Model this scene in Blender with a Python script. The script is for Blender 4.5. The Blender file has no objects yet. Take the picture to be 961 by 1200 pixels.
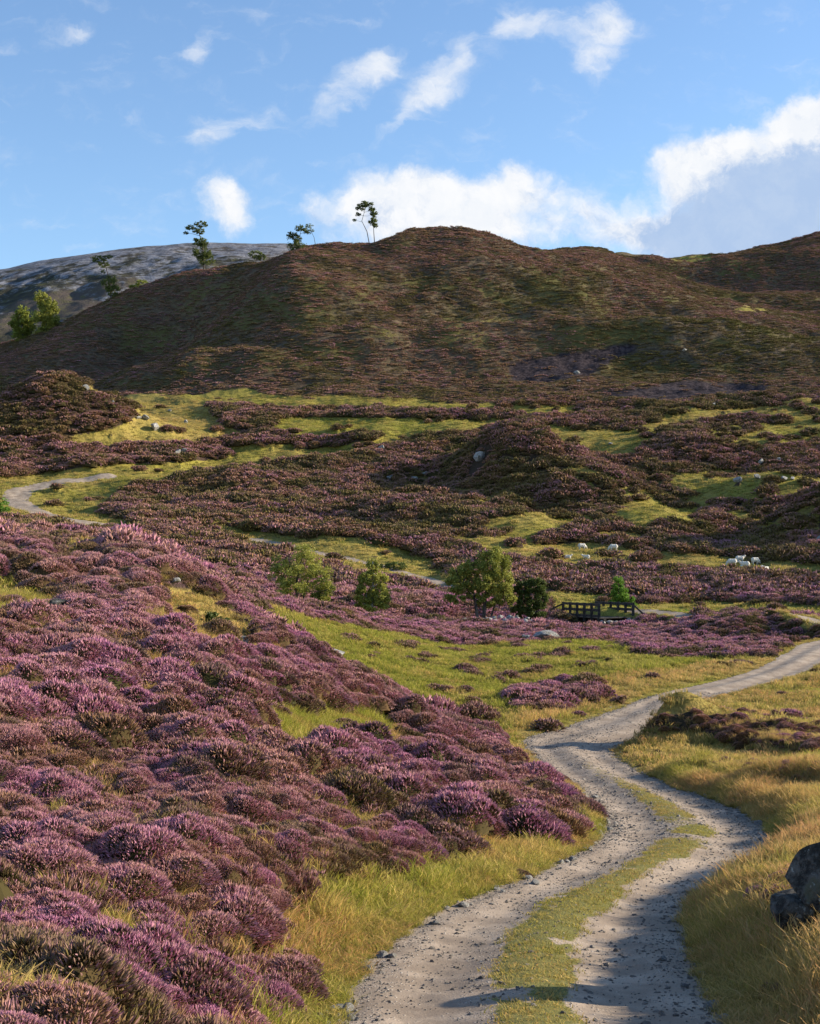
import bpy, bmesh, math, random
import numpy as np
from mathutils import Vector, Matrix

# ------------------------------------------------------------------ camera, light
F, CX, HY, EYE = 1700.0, 480.5, 640.0, 6.0      # focal in reference pixels, centre column, eye-level row, eye height
sc = bpy.context.scene
cam_d = bpy.data.cameras.new("camera"); cam = bpy.data.objects.new("camera", cam_d)
sc.collection.objects.link(cam); sc.camera = cam
cam.location = (0, 0, EYE); cam.rotation_euler = (math.radians(90), 0, 0)
cam_d.sensor_fit = 'VERTICAL'; cam_d.sensor_height = 36; cam_d.sensor_width = 28.83
cam_d.lens = 36 * F / 1200.0
cam_d.shift_y = 40.0 / 1200.0
cam_d.clip_start = 0.1; cam_d.clip_end = 20000

SUN_EL, SUN_AZ = math.radians(19.5), math.radians(78)     # azimuth clockwise from the view direction (+Y)
sd = Vector((math.sin(SUN_AZ)*math.cos(SUN_EL), math.cos(SUN_AZ)*math.cos(SUN_EL), math.sin(SUN_EL)))
sun_d = bpy.data.lights.new("sun", 'SUN'); sun = bpy.data.objects.new("sun", sun_d)
sc.collection.objects.link(sun)
sun_d.energy = 5.0; sun_d.angle = math.radians(0.5); sun_d.color = (1.0, 0.88, 0.69)
sun.rotation_euler = (-sd).to_track_quat('-Z', 'Y').to_euler()
sun.location = (60, 60, 120)
SKY_STRENGTH = 0.102

sc.view_settings.view_transform = 'Standard'; sc.view_settings.look = 'None'
sc.view_settings.exposure = 0.88; sc.view_settings.gamma = 1; sc.view_settings.use_curve_mapping = False
cy = sc.cycles
cy.max_bounces = 3; cy.diffuse_bounces = 1; cy.glossy_bounces = 1; cy.transmission_bounces = 2
cy.transparent_max_bounces = 4; cy.use_denoising = True; cy.sample_clamp_indirect = 4
try: cy.denoiser = 'OPENIMAGEDENOISE'
except Exception: pass

rng = np.random.default_rng(7)
random.seed(7)

# ------------------------------------------------------------------ node helper
class NT:
    def __init__(s, tree): s.t = tree; s.n = tree.nodes; s.l = tree.links
    def node(s, typ, **kw):
        nd = s.n.new(typ)
        for k, v in kw.items(): setattr(nd, k, v)
        return nd
    def put(s, sock, v):
        if v is None: return
        if isinstance(v, bpy.types.NodeSocket): s.l.new(v, sock)
        else:
            try: sock.default_value = v
            except Exception: sock.default_value = tuple(v) + (1,) if len(v) == 3 else v
    def math(s, op, a, b=None, c=None, clamp=False):
        nd = s.node('ShaderNodeMath', operation=op, use_clamp=clamp)
        s.put(nd.inputs[0], a); s.put(nd.inputs[1], b); s.put(nd.inputs[2], c)
        return nd.outputs[0]
    def vmath(s, op, a, b=None, sc_=None):
        nd = s.node('ShaderNodeVectorMath', operation=op)
        s.put(nd.inputs[0], a); s.put(nd.inputs[1], b)
        if sc_ is not None: s.put(nd.inputs[3], sc_)
        return nd.outputs[0]
    def mix(s, f, a, b, blend='MIX'):
        nd = s.node('ShaderNodeMix', data_type='RGBA', blend_type=blend)
        s.put(nd.inputs[0], f)
        for i, v in ((6, a), (7, b)):
            if not isinstance(v, bpy.types.NodeSocket): v = tuple(v)[:3] + (1,)
            s.put(nd.inputs[i], v)
        return nd.outputs[2]
    def noise(s, vec, scale, detail=4, rough=0.55, dist=0.0, out=0):
        nd = s.node('ShaderNodeTexNoise'); s.put(nd.inputs['Vector'], vec)
        nd.inputs['Scale'].default_value = scale; nd.inputs['Detail'].default_value = detail
        nd.inputs['Roughness'].default_value = rough; nd.inputs['Distortion'].default_value = dist
        return nd.outputs[out]
    def vor(s, vec, scale, out='Distance', feature='F1', rnd=1.0):
        nd = s.node('ShaderNodeTexVoronoi', feature=feature); s.put(nd.inputs['Vector'], vec)
        nd.inputs['Scale'].default_value = scale; nd.inputs['Randomness'].default_value = rnd
        return nd.outputs[out]
    def ramp(s, f, lo, hi, a=0.0, b=1.0, smooth=True):
        nd = s.node('ShaderNodeMapRange', interpolation_type='SMOOTHSTEP' if smooth else 'LINEAR')
        s.put(nd.inputs[0], f); s.put(nd.inputs[1], lo); s.put(nd.inputs[2], hi)
        nd.inputs[3].default_value = a; nd.inputs[4].default_value = b
        return nd.outputs[0]
    def attr(s, name, typ='GEOMETRY'):
        return s.node('ShaderNodeAttribute', attribute_name=name, attribute_type=typ)
    def sep(s, v):
        nd = s.node('ShaderNodeSeparateXYZ'); s.put(nd.inputs[0], v); return nd.outputs

def new_mat(name):
    m = bpy.data.materials.new(name); m.use_nodes = True
    m.node_tree.nodes.clear()
    return m, NT(m.node_tree)

def finish(nt, color, rough=0.9, bump=None, bump_d=0.02, bump_s=1.0, trans=0.0, spec=0.2):
    out = nt.node('ShaderNodeOutputMaterial')
    p = nt.node('ShaderNodeBsdfPrincipled')
    nt.put(p.inputs['Base Color'], color if isinstance(color, bpy.types.NodeSocket) else tuple(color)[:3] + (1,))
    nt.put(p.inputs['Roughness'], rough); p.inputs['Specular IOR Level'].default_value = spec
    if bump is not None:
        b = nt.node('ShaderNodeBump'); b.inputs['Strength'].default_value = bump_s
        b.inputs['Distance'].default_value = bump_d
        nt.put(b.inputs['Height'], bump); nt.put(p.inputs['Normal'], b.outputs[0])
    if trans > 0:
        tr = nt.node('ShaderNodeBsdfTranslucent')
        nt.put(tr.inputs[0], color if isinstance(color, bpy.types.NodeSocket) else tuple(color)[:3] + (1,))
        ms = nt.node('ShaderNodeMixShader'); ms.inputs[0].default_value = trans
        nt.put(ms.inputs[1], p.outputs[0]); nt.put(ms.inputs[2], tr.outputs[0])
        nt.put(out.inputs[0], ms.outputs[0])
    else:
        nt.put(out.inputs[0], p.outputs[0])

# ------------------------------------------------------------------ sky with clouds
def build_world():
    w = bpy.data.worlds.new("World"); sc.world = w; w.use_nodes = True
    w.node_tree.nodes.clear(); n = NT(w.node_tree)
    sky = n.node('ShaderNodeTexSky', sky_type='NISHITA')
    sky.sun_disc = False; sky.sun_elevation = SUN_EL; sky.sun_rotation = SUN_AZ
    sky.altitude = 300; sky.air_density = 1.0; sky.dust_density = 0.35; sky.ozone_density = 2.2
    base = n.mix(1.0, sky.outputs[0], (1.05, 1.13, 1.23), 'MULTIPLY')
    tc = n.node('ShaderNodeTexCoord'); x, y, z = n.sep(tc.outputs['Generated'])
    yy = n.math('MAXIMUM', y, 0.15)
    u = n.math('DIVIDE', x, yy); v = n.math('DIVIDE', z, yy)
    cmb = n.node('ShaderNodeCombineXYZ'); n.put(cmb.inputs[0], u); n.put(cmb.inputs[1], v)
    uv = cmb.outputs[0]
    wn = n.noise(uv, 16, 5, 0.6, 0, 1)
    warp = n.vmath('SUBTRACT', wn, (0.5, 0.5, 0.5))
    wn2 = n.noise(uv, 60, 4, 0.6, 0, 1)
    warp2 = n.vmath('SUBTRACT', wn2, (0.5, 0.5, 0.5))
    uvw = n.vmath('ADD', uv, n.vmath('SCALE', warp, None, 0.034))
    uvw = n.vmath('ADD', uvw, n.vmath('SCALE', warp2, None, 0.012))
    def blobs(lst, src):
        acc = None
        for (px, py, rx, ry, ang, st) in lst:
            c = ((px - CX)/F, (HY - py)/F, 0)
            d = n.vmath('SUBTRACT', src, c)
            r = n.node('ShaderNodeVectorRotate', rotation_type='Z_AXIS'); n.put(r.inputs['Vector'], d)
            r.inputs['Angle'].default_value = -math.radians(ang)
            k_ = 1.04 if lst is wispy else 1.0; e = n.vmath('MULTIPLY', r.outputs[0], (F/rx/k_, F/ry/k_, 0))
            l = n.node('ShaderNodeVectorMath', operation='LENGTH'); n.put(l.inputs[0], e)
            f = n.ramp(l.outputs['Value'], 0.0, 1.5, st, 0.0)
            acc = f if acc is None else n.math('MAXIMUM', acc, f) if st < 0 else n.math('ADD', acc, f)
        return acc
    thick = [(268,232,44,34,-20,1.3),(282,258,26,20,0,.6),(440,238,78,42,10,1.4),(360,240,26,24,0,.5),(530,245,80,42,0,1.5),(612,225,52,40,10,1.2),
             (605,200,18,24,20,.6),(690,245,55,34,0,1.0),(560,275,160,22,0,1.0),(800,190,50,36,15,1.4),(862,172,38,24,25,1.2),
             (940,142,44,26,10,1.6),(850,245,120,66,15,1.6),(950,215,90,90,0,1.6),(1060,190,120,110,0,1.6),(760,275,60,26,0,.9),(930,290,160,30,0,1.4),
             (-160,200,120,40,10,1.2),(1250,120,140,60,10,1.2)]
    wispy = [(412,98,54,26,34,1.15),(440,75,26,16,50,.7),(512,98,56,26,42,1.2),(548,70,22,14,60,.6),(475,140,40,12,40,.55),(600,32,36,20,50,1.0),(645,32,50,16,10,.7),
             (708,42,40,36,60,1.0),(722,20,26,18,60,.7),(690,75,36,14,20,.5),(246,155,30,20,15,1.1),(290,140,50,12,30,.4),
             (90,38,24,11,15,.75),(232,64,18,13,45,.75),(60,48,40,9,20,.25),(-120,60,80,24,30,1.0),(1120,30,90,30,30,1.0)]
    fine = n.noise(uvw, 42, 7, 0.62)
    mp = n.node('ShaderNodeMapping'); mp.inputs['Rotation'].default_value = (0, 0, math.radians(-48)); mp.inputs['Scale'].default_value = (1, 2.3, 1)
    n.put(mp.inputs['Vector'], uvw)
    streak = n.noise(mp.outputs[0], 26, 7, 0.6, 0.4)
    t = n.math('ADD', blobs(thick, uvw), n.math('MULTIPLY', n.math('SUBTRACT', fine, 0.5), 1.7))
    a1 = n.ramp(t, 0.22, 1.45)
    t2 = n.math('ADD', blobs(wispy, uvw), n.math('MULTIPLY', n.math('SUBTRACT', streak, 0.5), 2.4))
    a2 = n.math('MULTIPLY', n.ramp(t2, 0.0, 1.7), 0.85)
    # body of the right-hand bank lies in its own shade
    sh = blobs([(880,262,150,62,12,1.0),(960,235,120,72,10,.9),(1080,240,160,100,0,1.0),(800,275,80,34,0,.5),(690,268,70,26,0,.35),(390,262,50,30,0,.35)], uvw)
    shn = n.math('ADD', sh, n.math('MULTIPLY', n.math('SUBTRACT', n.noise(uvw, 30, 7, 0.68), 0.5), 2.6))
    s1 = n.ramp(shn, -0.05, 0.85)
    ccol = n.mix(s1, (0.93, 0.94, 0.96), (0.42, 0.56, 0.80))
    ccol = n.mix(n.ramp(fine, 0.35, 0.65, 0.25, 0.0), ccol, (0.62, 0.72, 0.86))
    bg1 = n.node('ShaderNodeBackground'); n.put(bg1.inputs[0], base); bg1.inputs[1].default_value = SKY_STRENGTH
    bg2 = n.node('ShaderNodeBackground'); n.put(bg2.inputs[0], ccol); bg2.inputs[1].default_value = 0.57
    alpha = n.math('MAXIMUM', a1, a2)
    alpha = n.math('MULTIPLY', alpha, n.ramp(y, 0.15, 0.4))
    ms = n.node('ShaderNodeMixShader'); n.put(ms.inputs[0], alpha)
    n.put(ms.inputs[1], bg1.outputs[0]); n.put(ms.inputs[2], bg2.outputs[0])
    out = n.node('ShaderNodeOutputWorld'); n.put(out.inputs[0], ms.outputs[0])
    w.cycles.sampling_method = 'MANUAL'; w.cycles.sample_map_resolution = 512
build_world()

# ------------------------------------------------------------------ noise in numpy
def _hash(ix, iy, seed):
    h = (ix.astype(np.int64)*374761393 + iy.astype(np.int64)*668265263 + seed*974634777) & 0xffffffff
    h = ((h ^ (h >> 13)) * 1274126177) & 0xffffffff
    return ((h ^ (h >> 16)) & 0xffff).astype(np.float64) / 65535.0
def vnoise(x, y, seed=0):
    ix = np.floor(x); iy = np.floor(y); fx = x-ix; fy = y-iy
    fx = fx*fx*fx*(fx*(fx*6-15)+10); fy = fy*fy*fy*(fy*(fy*6-15)+10)
    a = _hash(ix, iy, seed); b = _hash(ix+1, iy, seed); c = _hash(ix, iy+1, seed); d = _hash(ix+1, iy+1, seed)
    return (a*(1-fx)+b*fx)*(1-fy) + (c*(1-fx)+d*fx)*fy
def fbm(x, y, seed=0, octv=4, gain=0.5):
    s = 0; amp = 1; tot = 0
    for k in range(octv):
        ca, sa = math.cos(0.9*k+seed), math.sin(0.9*k+seed)
        s = s + amp*vnoise((x*ca-y*sa)*2**k+17.3*k, (x*sa+y*ca)*2**k-9.1*k, seed+k); tot += amp; amp *= gain
    return s/tot*2-1          # -1..1
def cellmound(x, y, seed=0):
    """rounded cushions: 1 at a cushion's top, 0 between them"""
    ix = np.floor(x); iy = np.floor(y); best = np.full(x.shape, 9.0)
    for dx in (-1, 0, 1):
        for dy in (-1, 0, 1):
            cx_ = ix+dx; cy_ = iy+dy
            jx = cx_ + 0.15+0.7*_hash(cx_, cy_, seed); jy = cy_ + 0.15+0.7*_hash(cx_, cy_, seed+5)
            r = 0.75+0.5*_hash(cx_, cy_, seed+9)
            best = np.minimum(best, ((x-jx)**2+(y-jy)**2)/(r*r))
    return np.sqrt(np.clip(1-best*1.1, 0, 1))
def smooth(a, b, x):
    t = np.clip((x-a)/(b-a), 0, 1); return t*t*(3-2*t)

def pchip(xk, yk, x):
    xk = np.asarray(xk, float); yk = np.asarray(yk, float); h = np.diff(xk); d = np.diff(yk)/h
    m = np.zeros_like(yk); m[0] = d[0]; m[-1] = d[-1]
    for i in range(1, len(xk)-1):
        if d[i-1]*d[i] > 0:
            w1 = 2*h[i]+h[i-1]; w2 = h[i]+2*h[i-1]; m[i] = (w1+w2)/(w1/d[i-1]+w2/d[i])
    x = np.clip(x, xk[0], xk[-1]); i = np.clip(np.searchsorted(xk, x)-1, 0, len(h)-1)
    t = (x-xk[i])/h[i]
    return ((1+2*t)*(1-t)**2*yk[i] + t*(1-t)**2*h[i]*m[i] + t*t*(3-2*t)*yk[i+1] + t*t*(t-1)*h[i]*m[i+1])

# ------------------------------------------------------------------ terrain: survey lines (bearing, elevation row, distance)
PX = [-200,0,100,200,300,400,500,600,700,800,900,1000,1150]
def line(py, D): return list(zip(PX, py if hasattr(py, '__len__') else [py]*13, D if hasattr(D, '__len__') else [D]*13))
ROWS = [
 line(1640, 3.0),
 line(1200, [8,8.8,9.3,9.9,10.4,10.8,11,11,11,11,10.3,9.5,8.6]),
 line(1050, [11.5,13,13.5,14.3,15.3,16.5,17.7,18.3,18.3,18.2,16.9,15.6,14.5]),
 line(950,  [15.5,17.5,18.3,19.3,20.5,22.5,26,29,30,30,28.8,27.3,25]),
 line([800,800,810,825,845,885,908,925,925,920,915,910,900], [22,26,27.5,28.5,29.5,30,33.5,34,34.5,34.5,34.2,33.8,32]),
 line([712,718,724,746,790,838,880,913,905,900,895,890,880], [33,36,37.5,37,36.5,36.5,38,36.8,38.5,38.5,38.5,38,37]),
 line([628,643,648,682,748,800,858,903,890,885,880,872,860], [50,50,50,46,43,43,43,40,41.5,42,42,42,42]),
 line([620,625,632,672,748,812,862,880,868,866,862,858,845], [60,60,60,55,50,48,46.5,44.5,47,47,47,46.5,46]),
 line([640,640,648,668,722,768,800,812,815,813,812,808,795], [72,72,72,68,63,61,60,60,59.5,59.5,59.5,59,58]),
 line([645,645,655,665,703,728,755,765,763,761,760,757,750], [80,80,80,77,76,78,79,79,78,78,78,78,77]),
 line([650,650,660,672,697,715,728,733,737,738,738,738,732], [88,88,88,87,87,92,98,101,100,98,98,98,97]),
 line([672,675,685,695,722,745,752,752,750,739,736,736,730], [96,96,97,98,100,103,106,107,107,105,105,105,105]),
 line([665,668,672,680,702,714,714,717,722,724,724,724,718], [112,112,112,112,112,113,115,116,115,113,112,112,112]),
 line([638,640,645,655,670,685,690,692,693,694,695,693,688], 130),
 line([615,618,622,632,642,652,655,658,660,661,662,660,650], 150),
 line([585,590,593,597,600,603,603,604,606,608,608,600,590], 186),
 line([535,540,542,544,546,547,548,548,548,546,544,540,530], 222),
 line([492,494,496,494,492,490,487,486,485,484,482,478,470], 260),
 line([455,455,455,452,452,452,450,448,445,442,438,434,428], [335,330,325,316,306,300,305,305,305,305,305,305,305]),
 line([448,428,405,385,368,358,352,352,362,378,390,394,394], [395,390,382,372,360,352,355,355,352,350,348,346,345]),
 [(-200,440,425),(0,408,420),(50,393,418),(100,371,416),(150,346,414),(200,326,412),(250,311,410),(300,302,408),(350,296,406),(400,291,404),
  (437,286,402),(460,276,404),(485,266,407),(520,262,409),(555,265,409),(580,272,409),(600,281,408),(640,296,405),(700,315,402),(800,348,395),(900,370,390),(1000,382,386),(1150,392,385)],
 [(-200,480,455),(0,450,450),(200,370,445),(400,332,438),(520,310,440),(600,318,440),(700,332,437),(800,352,432),(900,368,428),(1000,374,425),(1150,380,420)],
 [(-200,500,500),(0,470,520),(200,400,540),(400,345,560),(520,315,560),(600,298,560),(640,291,560),(690,289,560),(740,296,560),(790,299,560),(850,294,560),(900,290,560),(961,282,560),(1050,273,560),(1150,268,560)],
 line([560,560,560,520,480,440,400,360,340,340,340,330,320], 800),
]
gp = np.concatenate([np.linspace(-1700,-110,60,endpoint=False), np.arange(-110,1071,1.6), np.linspace(1075,2700,60)])
gd = np.concatenate([np.geomspace(3,7.5,26,endpoint=False), np.geomspace(7.5,125,640,endpoint=False),
                     np.geomspace(125,600,520,endpoint=False), np.geomspace(600,800,10)])
NP_, ND = len(gp), len(gd)
pyk = []; dk = []
gpc = np.clip(gp, -200, 1150)
for r in ROWS:
    a = np.array(r, float); pyk.append(pchip(a[:,0], a[:,1], gpc)); dk.append(pchip(a[:,0], a[:,2], gpc))
pyk = np.array(pyk); dk = np.array(dk)
PYG = np.zeros((NP_, ND))
for i in range(NP_): PYG[i] = pchip(np.log(dk[:,i]), pyk[:,i], np.log(gd))
# gentle smoothing across both directions
def blur(a, k):
    for _ in range(k):
        a = np.concatenate([a[:1], (a[:-2]+2*a[1:-1]+a[2:])/4, a[-1:]])
        a = np.concatenate([a[:,:1], (a[:,:-2]+2*a[:,1:-1]+a[:,2:])/4, a[:,-1:]], 1)
    return a
PYG = blur(PYG, 12)
GX = (gp[:,None]-CX)/F*gd[None,:]; GY = np.broadcast_to(gd[None,:], GX.shape).copy()
BZ = -(PYG-HY)/F*GY                                   # height relative to the eye

def bump(px, D, rx, ry, h, ang=0.0):
    global BZ
    x0 = (px-CX)/F*D; dx = GX-x0; dy = GY-D
    if ang: c, s = math.cos(ang), math.sin(ang); dx, dy = dx*c+dy*s, -dx*s+dy*c
    BZ = BZ + h*np.exp(-(dx/rx)**2-(dy/ry)**2)
bump(35, 236, 13, 12, 7.5); bump(100, 238, 10, 10, 4.0); bump(165, 244, 10, 9, 2.6)
bump(590, 214, 8.4, 9, 6.0); bump(640, 212, 9, 8, 3.2); bump(518, 212, 7, 7, -3.0); bump(705, 200, 8, 7, 3.4); bump(770, 196, 10, 8, -2.0)
bump(975, 166, 7.5, 10, 5.8); bump(865, 168, 5, 9, -2.0); bump(900, 196, 9, 8, 2.8); bump(820, 230, 12, 8, 3.0)
bump(480, 180, 8, 7, 2.2); bump(600, 172, 8, 6, 1.8); bump(760, 178, 7, 6, 2.2); bump(400, 160, 10, 6, 1.2); bump(200, 205, 12, 6, 1.8)
bump(862, 90, 3.0, 3.4, 0.85)
bump(845, 44.8, 3.0, 0.9, 0.12); bump(790, 46.6, 1.7, 0.9, 1.4); bump(905, 46, 3, 1.0, 0.5)
bump(672, 104, 2.4, 2.2, -1.3); bump(872, 13.4, 0.8, 2.6, 0.24); bump(890, 92, 3.2, 3.0, 0.45)
bump(185, 372, 22, 26, -8); bump(90, 385, 16, 20, 4); bump(140, 322, 20, 12, 3); bump(325, 362, 18, 34, 8); bump(380, 352, 26, 16, 4.5); bump(520, 372, 26, 12, 3)
bump(300, 312, 22, 10, 3.0); bump(60, 312, 18, 14, -4); bump(470, 320, 28, 9, 3.5); bump(640, 330, 30, 9, 3.0); bump(800, 330, 30, 12, 3.2)
bump(760, 470, 34, 18, 4); bump(905, 500, 40, 22, -6); bump(700, 400, 30, 10, 2.5)

n8 = fbm(GX/8, GY/8, 11, 4); n3 = fbm(GX/2.6, GY/2.6, 12, 4); n1 = fbm(GX/0.9, GY/0.9, 13, 3); n30 = fbm(GX/30, GY/24, 14, 4)
far = smooth(105, 190, GY); hillw = smooth(270, 330, GY)
BZ = BZ + far*(0.9*n8+1.6*n30*smooth(120, 230, GY)) + hillw*(0.8*fbm(GX/18, GY/18, 51, 3) + 4.6*fbm(GX/55, GY/45, 52, 3) - n30)
def to_py(Z): return HY - Z/GY*F
def frac_idx(px, D):
    return np.interp(px, gp, np.arange(NP_)), np.interp(D, gd, np.arange(ND))
def bil(G, px, D):
    a, b = frac_idx(px, D); i = np.clip(a.astype(int), 0, NP_-2); j = np.clip(b.astype(int), 0, ND-2)
    a = a-i; b = b-j
    return (G[i,j]*(1-a)+G[i+1,j]*a)*(1-b) + (G[i,j+1]*(1-a)+G[i+1,j+1]*a)*b
def hit(px, py, dmin=3.2, dmax=790, G=None):
    """distance at which the sight line through (px, py) first meets the ground"""
    G = BZ if G is None else G
    d = gd[(gd >= dmin) & (gd <= dmax)]
    z = bil(G, np.full(d.shape, float(px)), d); p = HY - z/d*F
    k = np.nonzero(p <= py)[0]
    if len(k) == 0: return float(d[np.argmin(p)])
    k = k[0]
    if k == 0: return float(d[0])
    t = (p[k-1]-py)/(p[k-1]-p[k]+1e-9)
    return float(d[k-1]+(d[k]-d[k-1])*t)
def xy(px, py, dmin=3.2, dmax=790):
    D = hit(px, py, dmin, dmax); return np.array([(px-CX)/F*D, D])

# ------------------------------------------------------------------ tracks
EDGES = [((300,1640),(1300,1640)),((345,1330),(1010,1330)),((385,1200),(885,1200)),((412,1140),(835,1140)),((458,1094),(806,1098)),((537,1060),(800,1060)),((600,1038),(822,1032)),((664,1006),(862,1010)),
 ((700,985),(895,990)),((709,966),(902,966)),((700,950),(878,950)),((686,936),(840,936)),((668,918),(790,917)),((648,903),(742,901)),((628,888),(724,887)),
 ((614,872),(722,872)),((634,858),(732,855)),((690,836),(768,836)),((760,816),(836,816)),((832,800),(902,799)),((893,781),(950,782)),((924,764),(980,766)),((950,750),(1040,752)),((1060,742),(1140,745))]
def subdivide(pts, n):
    pts = np.array(pts, float); t = np.arange(len(pts)); tt = np.linspace(0, len(pts)-1, n)
    return np.stack([pchip(t, pts[:,k], tt) for k in range(pts.shape[1])], 1)
L = np.array([xy(*e[0], dmax=100) if e[0][1] < 1600 else np.array([(e[0][0]-CX)/F*3.1, 3.1]) for e in EDGES])
R = np.array([xy(*e[1], dmax=100) if e[1][1] < 1600 else np.array([(e[1][0]-CX)/F*3.1, 3.1]) for e in EDGES])
L[0] = L[1]+(L[1]-L[2])*1.0; R[0] = R[1]+(R[1]-R[2])*1.0
C = (L+R)/2
T = np.gradient(C, axis=0); T /= np.linalg.norm(T, axis=1)[:,None]
NRM = np.stack([-T[:,1], T[:,0]], 1)
W = np.abs(((L-R)*NRM).sum(1))/2
W = np.clip(W, 1.2, 1.85)
main = subdivide(np.column_stack([C, W]), 260)
def zat(x, y): return bil(BZ, x/y*F+CX, y)
for _ in range(4): main[1:-1] = (main[:-2]+2*main[1:-1]+main[2:])/4

def polyline_dist(path, sel):
    """signed distance / half width and arc index for grid cells in sel"""
    x = GX[sel]; y = GY[sel]; best = np.full(x.shape, 1e9); sg = np.zeros(x.shape); idx = np.zeros(x.shape)
    for k in range(len(path)-1):
        ax, ay = path[k,:2]; bx, by = path[k+1,:2]; vx, vy = bx-ax, by-ay; l2 = vx*vx+vy*vy+1e-12
        t = np.clip(((x-ax)*vx+(y-ay)*vy)/l2, 0, 1); ex = x-(ax+t*vx); ey = y-(ay+t*vy)
        d = np.hypot(ex, ey); m = d < best
        best[m] = d[m]; sg[m] = np.sign(vx*ey-vy*ex)[m]; idx[m] = (k+t)[m]
    return best, sg, idx
TT = np.full(GX.shape, 9.0)          # |t| > 1: off the main track
TS = np.zeros(GX.shape)
sel = (GY < 100) & (gp[:,None] > -100) & (gp[:,None] < 1300)
d, sg, ix = polyline_dist(main, sel)
hw = np.interp(ix, np.arange(len(main)), main[:,2])
TT[sel] = -sg*d/hw                    # -1 left edge, +1 right edge
zc = zat(main[:,0], np.maximum(main[:,1], 3.05))
for _ in range(12): zc[1:-1] = (zc[:-2]+2*zc[1:-1]+zc[2:])/4
zt = np.interp(ix, np.arange(len(main)), zc)
t = np.abs(TT[sel]); wgt = 1-smooth(1.0, 1.75, t)
prof = -0.05*np.exp(-((t-0.55)/0.25)**2) + 0.04*np.exp(-(t/0.25)**2) - 0.03*np.exp(-((t-1.0)/.15)**2)
BZ[sel] = BZ[sel]*(1-wgt) + (zt+prof)*wgt

PATHS = {   # lesser paths, half width in metres
 'bridge_path': ([(1010,746),(960,745),(900,742),(860,739),(800,733),(765,729),(735,726),(715,723.5)], .75, 84, 118),
 'far_track':   ([(125,557),(95,562),(50,569),(22,577),(18,585),(32,596),(55,605),(90,611),(130,616)], 1.7, 130, 260),
 'valley_path': ([(240,622),(300,632),(360,646),(420,658),(480,673),(525,687),(600,700)], 0.75, 122, 200),
}
PT = {}
for nm, (pts, hwid, d0, d1) in PATHS.items():
    P = np.array([xy(px, py, d0 if (nm != 'bridge_path' or px > 925) else 98, d1) for px, py in pts]); P = subdivide(P, 60)
    for _ in range(3): P[1:-1] = (P[:-2]+2*P[1:-1]+P[2:])/4
    s2 = (GY > d0-6) & (GY < d1+10) & (gp[:,None] > -60) & (gp[:,None] < 1100)
    d, sg, ix = polyline_dist(P, s2)
    a = np.full(GX.shape, 9.0); a[s2] = d/hwid; PT[nm] = a
BZ += 0.8*(1-smooth(1.0, 3.4, PT['bridge_path']))
FAR_T = np.minimum(PT['far_track'], PT['valley_path'])

# ------------------------------------------------------------------ ground cover map, stored on the ground in metres
PYB = to_py(BZ)
PXG = np.broadcast_to(gp[:,None], GX.shape)
RUN = np.minimum.accumulate(PYB, axis=1)
HID = PYB-RUN                         # rows by which a place is hidden behind nearer ground
def poly_mask(pts, dmin, dmax, soft=4.0, wob=6.0, seed=3):
    """soft inside mask of an area given by its corner bearings"""
    pts = np.array(pts, float); m = np.zeros(GX.shape)
    b = (GY >= dmin) & (GY <= dmax) & (PXG > pts[:,0].min()-30) & (PXG < pts[:,0].max()+30) & (PYB > pts[:,1].min()-25) & (PYB < pts[:,1].max()+25)
    if not b.any(): return m
    s = np.clip(GY[b], 8, 200)*0.03
    x = PXG[b] + wob*1.6*fbm(GX[b]/s/1.3, GY[b]/s/2.5, seed, 3); y = PYB[b] + wob*0.7*fbm(GX[b]/s/1.3, GY[b]/s/2.5, seed+20, 3)
    ins = np.zeros(x.shape, bool); dist = np.full(x.shape, 1e9)
    for k in range(len(pts)):
        (ax, ay), (bx, by) = pts[k], pts[(k+1) % len(pts)]
        c = ((ay > y) != (by > y)) & (x < (bx-ax)*(y-ay)/(by-ay+1e-12)+ax); ins ^= c
        vx, vy = bx-ax, by-ay; t = np.clip(((x-ax)*vx+(y-ay)*vy)/(vx*vx+vy*vy+1e-9), 0, 1)
        dist = np.minimum(dist, np.hypot(x-ax-t*vx, (y-ay-t*vy)*1.5))
    m[b] = smooth(-soft, soft, np.where(ins, dist, -dist))
    return m
GR = np.zeros(GX.shape); GO = np.full(GX.shape, 0.45) + 0.35*n3; PK = np.zeros(GX.shape); BU = np.zeros(GX.shape)
# defaults by distance
near = GY < 62
PK[:] = np.where(GY < 60, 0.60+0.45*n3+0.40*n8, np.where(GY < 130, 0.50+0.45*n8, np.where(GY < 270, 0.50+0.35*n30, 0.03+0.16*n30)))
PK = np.where((GY > 130) & (GY < 270), PK*smooth(610, 730, PYB)*0.6+PK*0.16, PK)
GR[:] = smooth(0.30, 0.55, n8*0.7+n3*0.5)*np.where(GY < 60, 0.75, 0.5)
GR = np.where(GY > 120, smooth(0.12, 0.45, n30*.7+0.6*n8+.12*(PXG > 560))*0.85, GR)
GR = np.where(GY > 270, smooth(0.1, 0.6, n30+0.4*n8+0.12*(PXG > 480))*0.32, GR)
def grass(pts, dmin, dmax, gold=0.45, amt=1.0, soft=4, wob=6):
    m = poly_mask(pts, dmin, dmax, soft, wob)*amt
    global GR, GO
    GR = GR*(1-m)+m; GO = GO*(1-m)+(gold+0.3*n3)*m
def heath(pts, dmin, dmax, pink=0.7, soft=4, wob=6, amt=1.0):
    m = poly_mask(pts, dmin, dmax, soft, wob)*amt
    global GR, PK
    GR = GR*(1-m); PK = PK*(1-m)+(pink+0.25*n3)*m
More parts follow.
